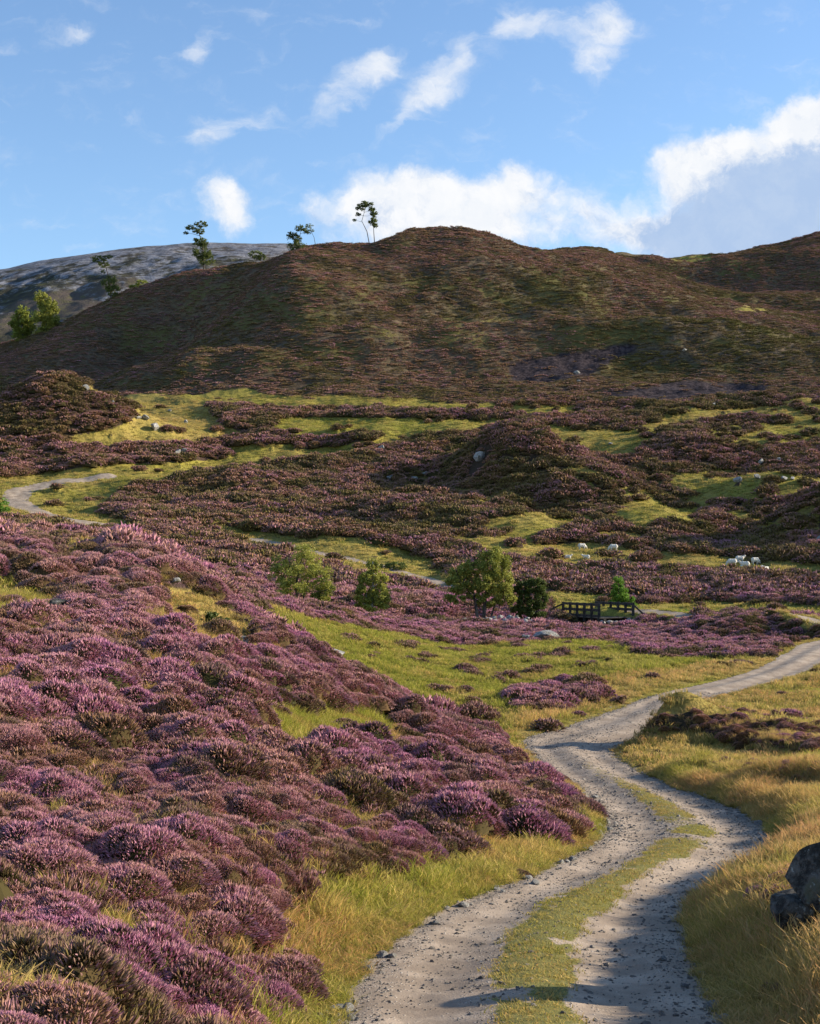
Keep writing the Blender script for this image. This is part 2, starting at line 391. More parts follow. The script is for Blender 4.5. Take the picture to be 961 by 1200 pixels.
# near slope
grass([(40,632),(130,628),(132,668),(60,672)], 8, 56, 0.6, .75)
grass([(-60,690),(25,688),(70,722),(22,748),(-60,760)], 8, 56, .45, .8)
grass([(175,692),(235,704),(302,752),(296,792),(234,784),(190,748)], 8, 56, .85, .9)
grass([(296,838),(380,842),(462,848),(456,892),(380,898),(306,892)], 8, 56, .15, .95)
grass([(225,668),(262,672),(268,690),(232,690)], 8, 60, .5, .8)
grass([(90,1090),(230,1100),(330,1120),(345,1210),(250,1230),(60,1160)], 8, 56, .85, .22, 12, 14)
grass([(712,948),(715,975),(640,1012),(545,1058),(455,1100),(400,1150),(380,1290),(318,1290),(340,1130),(312,1098),(380,1052),(470,1034),(560,990),(640,992),(690,966)], 6, 50, .45, 1, 5, 9)
grass([(570,884),(600,864),(625,866),(655,905),(712,944),(670,940),(625,928),(590,905)], 25, 60, .95, 1, 3, 4)
# everything right of the track
m = ((TT > 0.95) & (TT < 8.9) & (PXG > 700) & (GY < 100)) * 1.0
m = np.where((GY < 100) & (PXG > 1000) & (TT > 0), 1.0, m)
GR = GR*(1-m)+m*0.97; GO = GO*(1-m)+m*(0.68+0.35*n3+0.15*n8)
# valley field
grass([(285,716),(420,738),(500,752),(560,752),(640,748),(720,752),(760,768),(900,768),(925,760),(905,785),(830,802),(740,818),(680,838),(620,868),(575,885),(540,872),(440,812),(330,745)], 46, 104, .12, 1, 4, 7)
grass([(520,800),(640,850),(610,880),(560,890),(500,850)], 46, 104, .5, .6, 6, 9)
grass([(600,868),(640,850),(700,828),(780,806),(870,788),(905,775),(905,765),(850,770),(760,790),(680,812),(600,842)], 44, 104, .8, 1, 6, 8)
heath([(590,812),(650,800),(705,806),(712,820),(660,834),(600,832)], 44, 104, .75, 3, 6)
heath([(722,746),(738,737),(800,738),(870,741),(920,752),(905,764),(850,769),(775,770),(742,762)], 70, 106, .85, 3, 4)
heath([(430,737),(520,730),(640,738),(730,742),(735,748),(660,751),(560,755),(500,752)], 70, 108, .65, 3, 5)
for (cx_, cy_, rx_, ry_) in [(545,785,14,4),(520,762,22,4),(495,772,12,4),(560,775,16,4),(620,775,20,4),(585,795,18,4),(690,783,22,4),(535,812,20,5),(560,845,22,6),(520,838,14,5),(610,758,20,4),(655,770,14,3),(470,760,14,4),(440,770,12,3),(690,765,18,3),(400,755,12,3),(550,825,14,4),(630,790,14,3),(575,765,12,3)]:
    a_ = np.linspace(0, 2*math.pi, 9)[:-1]
    heath([(cx_+rx_*.8*math.cos(q), cy_+ry_*.75*math.sin(q)) for q in a_], 44, 104, .5, 3, 5, .5)
# right-hand field
heath([(755,850),(800,846),(880,850),(1010,856),(1010,880),(940,884),(880,880),(820,866),(765,860)], 38, 60, .12, 3, 5)
heath([(808,902),(860,897),(1010,902),(1010,924),(900,920)], 30, 50, .62, 4, 6, .6)
heath([(868,1058),(905,1040),(1010,1040),(1010,1105),(930,1095),(885,1085)], 10, 25, .45, 4, 8, .75)
heath([(905,1130),(1010,1120),(1010,1190),(930,1180)], 7, 20, .4, 6, 8, .0)
# moor: grass flats, strips by the far tracks
for poly, gold, amt in [
 ([(-40,566),(60,553),(200,536),(330,518),(450,507),(530,495),(600,484),(615,490),(540,512),(450,526),(350,546),(220,562),(130,572),(90,578),(72,592),(100,606),(130,618),(20,614),(-40,606)], .45, 1),
 ([(205,466),(290,459),(420,466),(560,474),(680,478),(690,486),(540,492),(420,488),(300,484),(220,480)], .4, .95),
 ([(330,492),(420,488),(545,490),(530,502),(420,522),(350,524),(310,512)], .25, .95),
 ([(95,455),(150,457),(230,472),(275,484),(312,500),(290,516),(200,524),(100,524),(50,516),(130,505),(160,490)], .75, .95),
 ([(240,616),(330,626),(420,636),(500,655),(530,676),(545,700),(490,690),(390,668),(320,650),(270,636)], .5, 1),
 ([(560,640),(700,636),(800,648),(880,656),(1010,664),(1010,684),(880,674),(760,664),(640,662),(560,656)], .6, .8),
 ([(630,694),(760,694),(765,722),(700,726),(640,722)], .3, .95),
 ([(742,702),(840,704),(1010,712),(1010,742),(860,742),(760,732),(735,724)], .35, .95),
 ([(640,504),(700,500),(770,508),(770,530),(720,538),(660,528),(640,520)], .45, .7),
 ([(830,500),(961,496),(1010,505),(1010,525),(900,528),(820,520)], .35, .6),
 ([(60,556),(160,566),(120,600),(190,622),(60,622)], .5, .8),
 ([(420,560),(520,556),(600,580),(560,600),(450,590)], .4, .45), ([(620,590),(720,600),(700,630),(600,625)], .4, .5), ([(840,600),(961,590),(961,625),(860,640)], .4, .5),
 ([(740,565),(830,545),(961,560),(961,580),(860,590),(800,610),(740,625),(720,600)], .3, .5),
 ([(640,404),(740,396),(1010,400),(1010,440),(860,450),(700,446)], .3, .35),
 ([(640,660),(700,662),(760,668),(740,690),(640,680)], .5, .35),
 ([(750,498),(830,484),(961,470),(961,478),(850,494),(770,508)], .75, .7)]:
    grass(poly, 111, 300, gold, amt, 3, 6)
grass([(350,380),(440,370),(600,372),(700,380),(820,400),(620,420),(440,415),(380,400)], 290, 500, .35, .35, 14, 16)
grass([(785,300),(830,298),(835,308),(800,311)], 400, 700, .25, .55, 4, 8); grass([(860,362),(905,360),(905,366),(870,367)], 280, 700, .4, .5, 3, 6)
for hp in ([(243,472),(298,475),(312,498),(288,508),(262,500)], [(300,478),(420,480),(610,487),(610,491),(440,491),(330,488)], [(286,507),(332,511),(348,522),(300,527)], [(340,515),(450,512),(440,519),(350,528)], [(0,520),(140,526),(262,524),(270,536),(180,546),(40,556),(0,556)], [(130,478),(160,474),(170,480),(140,486)]):
    heath(hp, 150, 300, .35, 2, 4)
GR = np.where(GY > 118, GR*(1-.8*smooth(.42, .62, fbm(GX/2.2, GY/3.2, 68, 3))), GR)
b1 = poly_mask([(598,428),(660,412),(748,404),(745,416),(690,440),(640,450),(600,446)], 270, 400, 3, 6); b2 = poly_mask([(700,462),(800,448),(905,452),(900,462),(800,470),(720,474)], 250, 400, 3, 6)
BU = np.maximum(b1, b2)
GR = GR*(1-BU)
for a_ in PT.values():       # grassy verges along the lesser paths
    v = 1-smooth(1.3, 2.3, a_); GR = np.maximum(GR, v*0.9)
v = (1-smooth(1.1, 1.5, np.abs(TT))); GR = np.maximum(GR, v)
GR = np.clip(GR, 0, 1); GO = np.clip(GO, 0, 1); PK = np.clip(PK, 0, 1)
on_track = np.abs(TT)+0.10*n1+0.06*n3 < 1.0
mid_grass = (1-smooth(0.12, 0.31, np.abs(TT-0.02)+0.12*n1+0.10*n3))*on_track*smooth(-1.1, -0.3, n8*0.6+n3*0.7+0.1)*(1-.7*smooth(38, 46, GY))
# no centre strip where the bend is washed out
mid_grass *= 1-np.exp(-((GY-27)/3.4)**2)*smooth(-.2,.3,n1+.2)*0.6
mid_grass *= 1-.6*smooth(30, 38, GY)
mid_grass *= smooth(-.95, -.15, fbm(GX/.35, GY/.6, 66, 3))

# ------------------------------------------------------------------ final relief
SLOPE = 1-np.clip(v, 0, 1)
off = smooth(1.15, 2.0, np.abs(TT))
for a_ in PT.values(): off = off*smooth(1.0, 2.2, a_)
HE = (1-GR)
rel = np.zeros(GX.shape)
cm1 = cellmound(GX/0.95+0.3*n3, GY/0.95+0.3*n1, 31); cm2 = cellmound(GX/2.3+0.3*n3, GY/2.3, 37)
HUM = 0.26*cm1+0.28*cm2+0.09*n1
fade = 1-smooth(110, 260, GY)
rel += off*HE*(HUM*(0.45+0.55*fade)*(1-.5*smooth(44, 60, GY)*(1-smooth(100, 112, GY)))-np.where(GY < 60, .30, np.where(GY < 125, .40, .55))*smooth(6, 14, GY))*(1-smooth(170, 230, GY))
cm3 = cellmound(GX/4.6+0.35*n3, GY/4.6, 39)
rel += off*HE*smooth(9, 14, GY)*(1-smooth(60, 90, GY))*(0.55*cm3-0.30+0.25*n3)
rel += off*GR*(0.07*n1+0.10*n3)
rel += off*smooth(4, 20, GY)*0.22*n8*np.where(GY < 60, 1, 1.6)
far = smooth(105, 190, GY)
rel += off*far*(0.75*cellmound(GX/5.5+.4*n3, GY/5.5, 41)*HE*(1-.9*smooth(240, 300, GY)))
rel += hillw*0.12*cellmound(GX/7+n3, GY/7, 43)
on_any = on_track | (np.minimum(FAR_T, PT['bridge_path']) < 1)
rel += np.where(on_any, 0.012*fbm(GX/0.35, GY/0.35, 61, 3), 0)
GZ = BZ + rel
PYF = to_py(GZ)
def hgt(x, y): return bil(GZ, x/y*F+CX, y) + EYE
def ground_at(px, py, dmin=3.2, dmax=790):
    D = hit(px, py, dmin, dmax, GZ); x = (px-CX)/F*D
    return Vector((x, D, float(hgt(np.array([x]), np.array([D]))[0])))

# ------------------------------------------------------------------ mesh helpers
def mesh_np(name, V, faces, mat, smooth_=True, attrs=None, quads=True):
    me = bpy.data.meshes.new(name); V = np.ascontiguousarray(V, dtype=np.float32); faces = np.ascontiguousarray(faces, dtype=np.int32)
    nf, k = faces.shape
    me.vertices.add(len(V)); me.vertices.foreach_set('co', V.ravel())
    me.loops.add(nf*k); me.loops.foreach_set('vertex_index', faces.ravel())
    me.polygons.add(nf); me.polygons.foreach_set('loop_start', np.arange(0, nf*k, k, dtype=np.int32))
    me.polygons.foreach_set('use_smooth', np.full(nf, smooth_, dtype=bool))
    me.update(calc_edges=True)
    if attrs:
        for an, (typ, dat) in attrs.items():
            a = me.attributes.new(an, typ, 'POINT')
            a.data.foreach_set('value' if typ in ('FLOAT', 'INT') else 'color', np.ascontiguousarray(dat, dtype=np.int32 if typ == 'INT' else np.float32).ravel())
    if mat: me.materials.append(mat)
    return me
def link(name, me, parent=None):
    o = bpy.data.objects.new(name, me); sc.collection.objects.link(o)
    if parent is not None: o.parent = parent
    return o
def tag(o, label=None, cat=None, group=None, kind=None):
    if label: o['label'] = label
    if cat: o['category'] = cat
    if group: o['group'] = group
    if kind: o['kind'] = kind
    return o
def empty(name, loc):
    o = bpy.data.objects.new(name, None); o.empty_display_size = 0.2; sc.collection.objects.link(o); o.location = loc; return o

# ------------------------------------------------------------------ ground materials
def mat_ground():
    m, n = new_mat("moorland")
    co = n.node('ShaderNodeTexCoord').outputs['Object']
    a1 = n.attr('cover'); g, gold, pink = n.sep(a1.outputs['Vector'])
    a2 = n.attr('extra'); burnt, dist, wet = n.sep(a2.outputs['Vector'])
    nf = n.noise(co, 9, 5, 0.7); nm = n.noise(co, 1.1, 5, 0.65); nl = n.noise(co, 0.12, 5, 0.6)
    # heather mat
    h1 = n.mix(n.ramp(nf, .35, .65), (0.030, 0.024, 0.014), (0.085, 0.055, 0.036))
    pk = n.mix(n.ramp(nm, .4, .62), (0.075, 0.048, 0.042), (0.17, 0.085, 0.115))
    hc = n.mix(n.math('MULTIPLY', n.ramp(nf, .42, .6), pink), h1, pk)
    hc = n.mix(n.ramp(nl, .52, .66, 0, .6), hc, (0.062, 0.052, 0.020))
    # grass
    gr = n.mix(n.ramp(nf, .3, .7), (0.15, 0.155, 0.02), (0.36, 0.33, 0.05))
    gg = n.mix(n.ramp(nf, .3, .7), (0.26, 0.18, 0.055), (0.44, 0.31, 0.10))
    gc = n.mix(gold, gr, gg)
    gc = n.mix(n.ramp(nm, .47, .68, 0, .65), gc, (0.085, 0.08, 0.022))
    gm = n.ramp(n.math('ADD', g, n.math('MULTIPLY', n.math('SUBTRACT', nm, .5), .7)), 0.35, 0.65)
    hillc = n.mix(n.ramp(n.noise(co, .9, 6, .72), .38, .62), (0.050, 0.038, 0.026), (0.17, 0.125, 0.075))
    hillc = n.mix(n.ramp(n.noise(co, .03, 4, .6), .42, .62, 0, .5), hillc, (0.15, 0.10, 0.065))
    hillc = n.mix(n.math('MULTIPLY', n.ramp(n.noise(co, .07, 6, .65), .45, .60), .75), hillc, n.mix(nm, (0.07, 0.07, 0.018), (0.17, 0.15, 0.04)))
    hc = n.mix(n.ramp(dist, .30, .42), hc, hillc)
    c = n.mix(gm, hc, gc)
    c = n.mix(burnt, c, n.mix(n.ramp(nm, .4, .65), (0.022, 0.016, 0.019), (0.075, 0.055, 0.058)))
    bmp = n.math('ADD', n.math('MULTIPLY', nf, .35), nm)
    finish(n, c, 0.95, bmp, 0.5, 0.75, spec=0.1)
    return m
def mat_track():
    m, n = new_mat("track_gravel")
    co = n.node('ShaderNodeTexCoord').outputs['Object']
    a1 = n.attr('cover'); g, gold, pink = n.sep(a1.outputs['Vector'])
    a2 = n.attr('extra'); rut, dist, wet = n.sep(a2.outputs['Vector'])
    d1 = n.vor(co, 26); c1 = n.vor(co, 26, 'Color'); d2 = n.vor(co, 9); nz = n.noise(co, 1.3, 6, .65); nf = n.noise(co, 40, 4, .7)
    dirt = n.mix(n.ramp(nz, .35, .68), (0.27, 0.205, 0.15), (0.46, 0.36, 0.27))
    dirt = n.mix(n.ramp(nf, .3, .7), n.mix(.25, dirt, (0.12, 0.10, 0.08)), dirt)
    s = n.sep(c1)[0]
    dirt = n.mix(n.ramp(n.noise(co, .55, 5, .7), .52, .66, 0, .45), dirt, (0.20, 0.15, 0.11))
    st = n.mix(s, (0.20, 0.18, 0.16), (0.58, 0.52, 0.45))
    stm = n.math('MULTIPLY', n.ramp(d1, .36, .26), n.ramp(n.math('ADD', n.sep(c1)[1], n.math('MULTIPLY', n.math('SUBTRACT', nz, .5), 1.6)), n.ramp(rut, 0, 1, .35, .8), n.ramp(rut, 0, 1, .45, .95)))
    c = n.mix(stm, dirt, st)
    gr = n.mix(n.ramp(nf, .3, .7), (0.09, 0.095, 0.02), (0.24, 0.21, 0.06))
    gm = n.ramp(n.math('ADD', g, n.math('MULTIPLY', n.math('SUBTRACT', n.noise(co, 6, 5, .7), .5), 1.1)), 0.4, 0.62)
    c = n.mix(gm, c, gr)
    bmp = n.math('ADD', n.math('MULTIPLY', stm, n.ramp(d1, .4, 0.0)), n.math('MULTIPLY', nz, .6))
    bmp = n.math('ADD', bmp, n.math('MULTIPLY', nf, .25))
    finish(n, c, 0.9, bmp, 0.03, 0.8, spec=0.2)
    return m
M_GROUND = mat_ground(); M_TRACK = mat_track()

# ------------------------------------------------------------------ build ground sheets (one grid, split along the track edges)
V = np.stack([GX, GY, GZ+EYE], -1).reshape(-1, 3)
idx = np.arange(NP_*ND).reshape(NP_, ND)
Q = np.stack([idx[:-1,:-1], idx[1:,:-1], idx[1:,1:], idx[:-1,1:]], -1).reshape(-1, 4)
fc = lambda A: ((A[:-1,:-1]+A[1:,:-1]+A[1:,1:]+A[:-1,1:])/4).ravel()
ft = fc(on_track.astype(float)) > 0.5
fb = (fc(PT['bridge_path']) + 0.15*fc(n1) < 1) & ~ft & (fc(GY) < 113)
ff = (fc(PT['far_track']) + 0.15*fc(n3) < 1) & ~ft
fv = (fc(PT['valley_path']) + 0.2*fc(n3) < 1) & ~ft & ~ff & (fc(GY) > 118)
fh = (fc(GY) > 285)
rut = np.exp(-((np.abs(TT)-0.52)/0.24)**2)
gcov = np.where(on_track, mid_grass, GR)
cover = np.stack([gcov, GO, PK, np.ones_like(GR)], -1).reshape(-1, 4)
extra = np.stack([np.where(on_track, rut, BU), GY/800, np.zeros_like(GR), np.ones_like(GR)], -1).reshape(-1, 4)
def sub_sheet(name, fm, mat, label=None, remap=None):
    q = Q[fm]; u, inv = np.unique(q, return_inverse=True)
    c = cover[u].copy(); e = extra[u].copy()
    if remap: remap(c, e)
    me = mesh_np(name, V[u], inv.reshape(-1, 4), mat, True, {'cover': ('FLOAT_COLOR', c), 'extra': ('FLOAT_COLOR', e)})
    o = link(name, me); tag(o, kind='structure')
    if label: o['label'] = label
    return o
def path_remap(c, e): c[:,0] = 0.12; e[:,0] = 0.5
sub_sheet('track', ft, M_TRACK, 'pale gravel track winding past the heather slope')
sub_sheet('path', fb, M_TRACK, 'short pale path running to the wooden footbridge', path_remap)
sub_sheet('track', ff, M_TRACK, 'far gravel track bending round at the left edge', path_remap)
sub_sheet('path', fv, M_TRACK, 'thin pale path through the grass behind the birches', path_remap)
rest = ~(ft | fb | ff | fv)
sub_sheet('ground', rest & ~fh, M_GROUND, 'rolling moorland floor under heather and grass')
sub_sheet('hill', rest & fh, M_GROUND, 'brown heather hill with a rounded summit')

# ------------------------------------------------------------------ far mountain
def mountain():
    px = np.arange(-1500, 900, 4.0); D = np.concatenate([np.geomspace(1200, 2700, 240), np.geomspace(2710, 4200, 30)])
    sk = np.array([(-1500,330),(-500,345),(-200,333),(0,317),(50,306),(100,298),(170,289),(250,284),(330,285),(420,291),(520,302),(650,330),(900,400)], float)
    top = pchip(sk[:,0], sk[:,1], px)
    X = (px[:,None]-CX)/F*D[None,:]; Y = np.broadcast_to(D[None,:], X.shape)
    PYM = np.zeros(X.shape)
    for i in range(len(px)):
        tp = top[i]
        PYM[i] = pchip(np.log([1200,1500,1800,2100,2400,2700,3200,4200]), [570,470,tp+112,tp+66,tp+20,tp,tp+30,tp+160], np.log(D))
    Z = -(PYM-HY)/F*Y
    w = smooth(1300, 1700, Y)*(1-smooth(2350, 2650, Y)*0.75)
    g1 = fbm(X/260, Y/420, 71, 5); g2 = fbm(X/60, Y/90, 72, 5, .6)
    Z = Z + w*(26*g1 + 8*g2 - 10*np.abs(fbm(X/150, Y/260, 73, 4)))
    Vv = np.stack([X, Y, Z+EYE], -1).reshape(-1, 3); a, b = X.shape; ii = np.arange(a*b).reshape(a, b)
    q = np.stack([ii[:-1,:-1], ii[1:,:-1], ii[1:,1:], ii[:-1,1:]], -1).reshape(-1, 4)
    m, n = new_mat("mountain_scree")
    co = n.node('ShaderNodeTexCoord').outputs['Object']
    z = n.sep(co)[2]
    mp = n.node('ShaderNodeMapping'); mp.inputs['Scale'].default_value = (1, .45, 1.8); n.put(mp.inputs['Vector'], co)
    s1 = n.noise(mp.outputs[0], 0.018, 9, .74); s2 = n.noise(mp.outputs[0], 0.004, 6, .6); s3 = n.noise(co, 0.06, 5, .7)
    veg = n.mix(n.ramp(s2, .4, .6), (0.050, 0.047, 0.036), (0.11, 0.088, 0.075))
    veg = n.mix(n.ramp(s3, .45, .7, 0, .7), veg, (0.14, 0.13, 0.05))
    f = n.math('ADD', n.ramp(z, 240, 520, -.10, .17, False), n.math('ADD', s1, n.math('MULTIPLY', n.math('SUBTRACT', s3, .5), .3)))
    c = n.mix(n.ramp(f, .54, .68), veg, n.mix(n.ramp(s3, .4, .6), (0.13, 0.13, 0.145), (0.26, 0.26, 0.285)))
    finish(n, c, .95, n.math('ADD', s1, n.math('MULTIPLY', s3, .3)), 12, .8, spec=.05)
    o = link('mountain', mesh_np('mountain', Vv, q, m)); tag(o, 'grey scree mountain beyond the heather hill', kind='structure')
mountain()

# ------------------------------------------------------------------ scatter machinery
def scatter(name, label, protos, pts, mat, parent=None):
    """protos: list of (V, faces3, tip) ; pts: dict with co, rot, scl, tint, var. One mesh carries both; geometry nodes stamp the tufts."""
    Vs = []; Fs = []; tips = []; pid = []; o = 0
    hues = []
    for k, pr_ in enumerate(protos):
        v, f, tp = pr_[:3]; hues.append(pr_[3] if len(pr_) > 3 else np.full(len(v), .5))
        Vs.append(v); Fs.append(f+o); tips.append(tp); pid.append(np.full(len(v), k)); o += len(v)
    nproto = o; npt = len(pts['co'])
    Vall = np.concatenate(Vs+[pts['co']]); Fall = np.concatenate(Fs)
    tip = np.concatenate(tips+[np.zeros(npt)]); pid = np.concatenate(pid+[100+pts['var']])
    z = lambda a: np.concatenate([np.zeros((nproto,)+a.shape[1:]), a])
    tint = z(pts['tint']); tint = np.column_stack([tint, np.ones(len(tint))])
    me = mesh_np(name, Vall, Fall, mat, False, {'tip': ('FLOAT', tip), 'hue': ('FLOAT', np.concatenate(hues+[np.zeros(npt)])), 'pid': ('INT', pid), 'rx': ('FLOAT', z(pts['rx'])), 'ry': ('FLOAT', z(pts['ry'])),
        'rz': ('FLOAT', z(pts['rz'])), 'scl': ('FLOAT', z(pts['scl'])), 'sclz': ('FLOAT', z(pts['sclz'])), 'tint': ('FLOAT_COLOR', tint)})
    ob = link(name, me)
    t = bpy.data.node_groups.new(name+'_stamp', 'GeometryNodeTree')
    t.interface.new_socket('Geometry', in_out='INPUT', socket_type='NodeSocketGeometry'); t.interface.new_socket('Geometry', in_out='OUTPUT', socket_type='NodeSocketGeometry')
    N = t.nodes; Lk = t.links; gi = N.new('NodeGroupInput'); go = N.new('NodeGroupOutput'); jn = N.new('GeometryNodeJoinGeometry')
    def att(nm, typ='FLOAT'):
        a = N.new('GeometryNodeInputNamedAttribute'); a.data_type = typ; a.inputs[0].default_value = nm; return a.outputs[0]
    pidn = att('pid', 'INT')
    def eq(k):
        c = N.new('FunctionNodeCompare'); c.data_type = 'INT'; c.operation = 'EQUAL'; Lk.new(pidn, c.inputs[2]); c.inputs[3].default_value = k; return c.outputs[0]
    def sepg(k):
        s = N.new('GeometryNodeSeparateGeometry'); s.domain = 'POINT'; Lk.new(gi.outputs[0], s.inputs[0]); Lk.new(eq(k), s.inputs[1]); return s.outputs[0]
    rot = N.new('ShaderNodeCombineXYZ'); Lk.new(att('rx'), rot.inputs[0]); Lk.new(att('ry'), rot.inputs[1]); Lk.new(att('rz'), rot.inputs[2])
    scl = N.new('ShaderNodeCombineXYZ'); s = att('scl'); Lk.new(s, scl.inputs[0]); Lk.new(s, scl.inputs[1]); Lk.new(att('sclz'), scl.inputs[2])
    for k in range(len(protos)):
        ip = N.new('GeometryNodeInstanceOnPoints'); Lk.new(sepg(100+k), ip.inputs['Points']); Lk.new(sepg(k), ip.inputs['Instance'])
        Lk.new(rot.outputs[0], ip.inputs['Rotation']); Lk.new(scl.outputs[0], ip.inputs['Scale']); Lk.new(ip.outputs[0], jn.inputs[0])
    Lk.new(jn.outputs[0], go.inputs[0])
    md = ob.modifiers.new('stamp', 'NODES'); md.node_group = t
    if parent is None: tag(ob, label, kind='stuff')
    return ob

def proto_heather(seed, nspr, rad, hgt_, width, length, core=.8, up=.85, ragged=.18):
    """cushion of flowering sprigs: slim three-sided spikes over a dark solid dome added inside to block light"""
    r = np.random.default_rng(seed); Vv = []; Ff = []; tp = []; hu = []; o = 0
    lob = [(r.uniform(0, 6.283), r.uniform(.25, .6), r.uniform(.35, .6), r.uniform(.6, 1.05)) for _ in range(5)]   # sub-cushions
    def top(x, y):
        h = 0.0
        for a, q, rr, hh in lob:
            d2 = ((x/rad-q*math.cos(a))**2+(y/rad-q*math.sin(a))**2)/(rr*rr); h = max(h, hh*math.sqrt(max(0, 1-d2*.8)))
        return max(h, .8*math.sqrt(max(0, 1-(x*x+y*y)/(rad*rad))))*hgt_
    if core:  # hidden solid dome, added to block light and keep the cushion's underside dark
        core_ = core; v, f = ico(2); m_ = f.max()+1; v = v.copy()
        cv = []
        for p in v: x, y = p[0]*rad*.78, p[1]*rad*.78; cv.append((x, y, top(x, y)*core if p[2] > 0 else -.05))
        Vv += [np.array(c) for c in cv]; Ff += [tuple(q) for q in f]; tp += [0.0]*m_; hu += [.4]*m_; o = m_
    a = r.uniform(0, 2*math.pi, nspr); q = np.sqrt(r.uniform(0, 1, nspr)); tones = r.uniform(.2, .8, 6)
    for k in range(nspr):
        bx = q[k]*rad*math.cos(a[k]); by = q[k]*rad*math.sin(a[k]); bz = top(bx, by); e_ = rad*.12
        nx = -(top(bx+e_, by)-top(bx-e_, by))/(2*e_); ny = -(top(bx, by+e_)-top(bx, by-e_))/(2*e_)
        d = np.array([np.clip(nx, -1.3, 1.3), np.clip(ny, -1.3, 1.3), up]) + r.normal(size=3)*.32; d /= np.linalg.norm(d)
        l = length*r.uniform(.55, 1.35)*(1+ragged*r.normal()); wd = width*r.uniform(.7, 1.35)
        t1 = np.cross(d, [.3, .9, .2]); t1 /= np.linalg.norm(t1); t2 = np.cross(d, t1); tv = r.uniform(0, 1)
        base = np.array([bx, by, bz-l*.45])
        for (h, w, tt) in ((0, .5, 0), (.40, 1.0, .3), (.60, 1.25, .8), (1.0, .25, 1.0)):
            for j in range(3):
                an = j*2.094+k; Vv.append(base+d*l*h+(t1*math.cos(an)+t2*math.sin(an))*wd*.5*w); tp.append(tt*(.55+.45*tv) if tt > .35 else tt)
        for rr in range(3):
            for j in range(3):
                A = o+rr*3+j; B = o+rr*3+(j+1) % 3; Ff.append((A, B, B+3)); Ff.append((A, B+3, A+3))
        o += 12; hu += [np.clip(tones[int((a[k]/6.2832*3)) % 3 + (3 if q[k] > .6 else 0)]*.6+.2+.22*r.normal(), 0, 1)]*12
    return np.array(Vv), np.array(Ff), np.array(tp), np.array(hu)
def proto_grass(seed, nb, rad, hgt_, width, lean=.35, seedheads=.2):
    r = np.random.default_rng(seed); Vv = []; Ff = []; tp = []; hu = []; o = 0
    for k in range(nb):
        a = r.uniform(0, 6.283); q = rad*math.sqrt(r.uniform()); b = np.array([q*math.cos(a), q*math.sin(a), -.03])
        h = hgt_*r.uniform(.45, 1.15); la = r.uniform(0, 6.283); ln = lean*h*r.uniform(.2, 1.3)
        wd = width*r.uniform(.7, 1.3); wa = r.uniform(0, 3.14); wv = np.array([math.cos(wa), math.sin(wa), 0])
        head = r.uniform() < seedheads
        for i, s in enumerate((0, .4, .75, 1.0)):
            c = b+np.array([math.cos(la)*ln*s*s, math.sin(la)*ln*s*s, h*s*(1-.18*s*s)])
            ww = wd*(1-.85*s) if not head else wd*(.5 if s < .7 else 1.5 if s < .9 else .4)
            Vv += [c-wv*ww*.5, c+wv*ww*.5]; tp += [s*(1 if head else .6)]*2
        for i in range(3):
            A = o+2*i; Ff += [(A, A+1, A+3), (A, A+3, A+2)]
        o += 8; hu += [np.clip(.5+.3*r.normal(), 0, 1)]*8
    return np.array(Vv), np.array(Ff), np.array(tp), np.array(hu)
def ico(sub):
    bm = bmesh.new(); bmesh.ops.create_icosphere(bm, subdivisions=sub, radius=1)
    v = np.array([p.co[:] for p in bm.verts]); f = np.array([[q.index for q in p.verts] for p in bm.faces]); bm.free(); return v, f
def n3d(v, s, seed):
    return (fbm(v[:,0]*s+v[:,2]*s*.7, v[:,1]*s-v[:,2]*s*.5, seed, 3)+fbm(v[:,1]*s+3.1, v[:,2]*s+v[:,0]*.4*s, seed+7, 3))*.5
def stone_geo(seed, sub=2, flat=.62, cuts=9):
    """broken rock: a ball planed off by random cuts, then roughened"""
    r = np.random.default_rng(seed); v, f = ico(sub); v = v.copy()
    for _ in range(cuts):
        nn = r.normal(size=3); nn /= np.linalg.norm(nn); dd = r.uniform(.36, .78)
        p = v@nn; v -= np.outer(np.clip(p-dd, 0, None)*.94, nn)
    v /= np.abs(v[:,:2]).max()
    v *= (1+.07*n3d(v, 2.3, seed))[:,None]; v *= np.array([r.uniform(.85, 1.25), r.uniform(.75, 1.0), flat*r.uniform(.85, 1.15)])
    return v, f

KEEP = [((q_-CX)/F*108, 107.5, .9) for q_ in range(716, 812, 12)]+[((q_-CX)/F*100.3, 100.3, .45) for q_ in range(522, 648, 9)]+[((678-CX)/F*106, 107, 2.2), ((690-CX)/F*112, 112.5, 1.6), ((722-CX)/F*112, 112.5, 1.8)]
def clear_of(x, y, rad=0.0):
    k = np.ones(len(x), bool)
    for (a, b, q) in KEEP:
        k &= ~(((x-a)**2 < (q+rad)**2) & ((y-(b-q*.6-.15))**2 < (q*1.5+.3+rad)**2))
    return k
def sample(n, d0, d1, px0=-55, px1=1016, prob=None, hidmax=14):
    D = np.sqrt(rng.uniform(d0*d0, d1*d1, n)); px = rng.uniform(px0, px1, n)
    k = bil(HIDF, px, D) < hidmax
    D = D[k]; px = px[k]
    if prob is not None:
        k = rng.uniform(size=len(D)) < prob(px, D); D = D[k]; px = px[k]
    x = (px-CX)/F*D
    k = clear_of(x, D); return px[k], D[k], x[k]
RUNF = np.minimum.accumulate(PYF, axis=1); HIDF = PYF-RUNF
ONANY = on_any.astype(float)

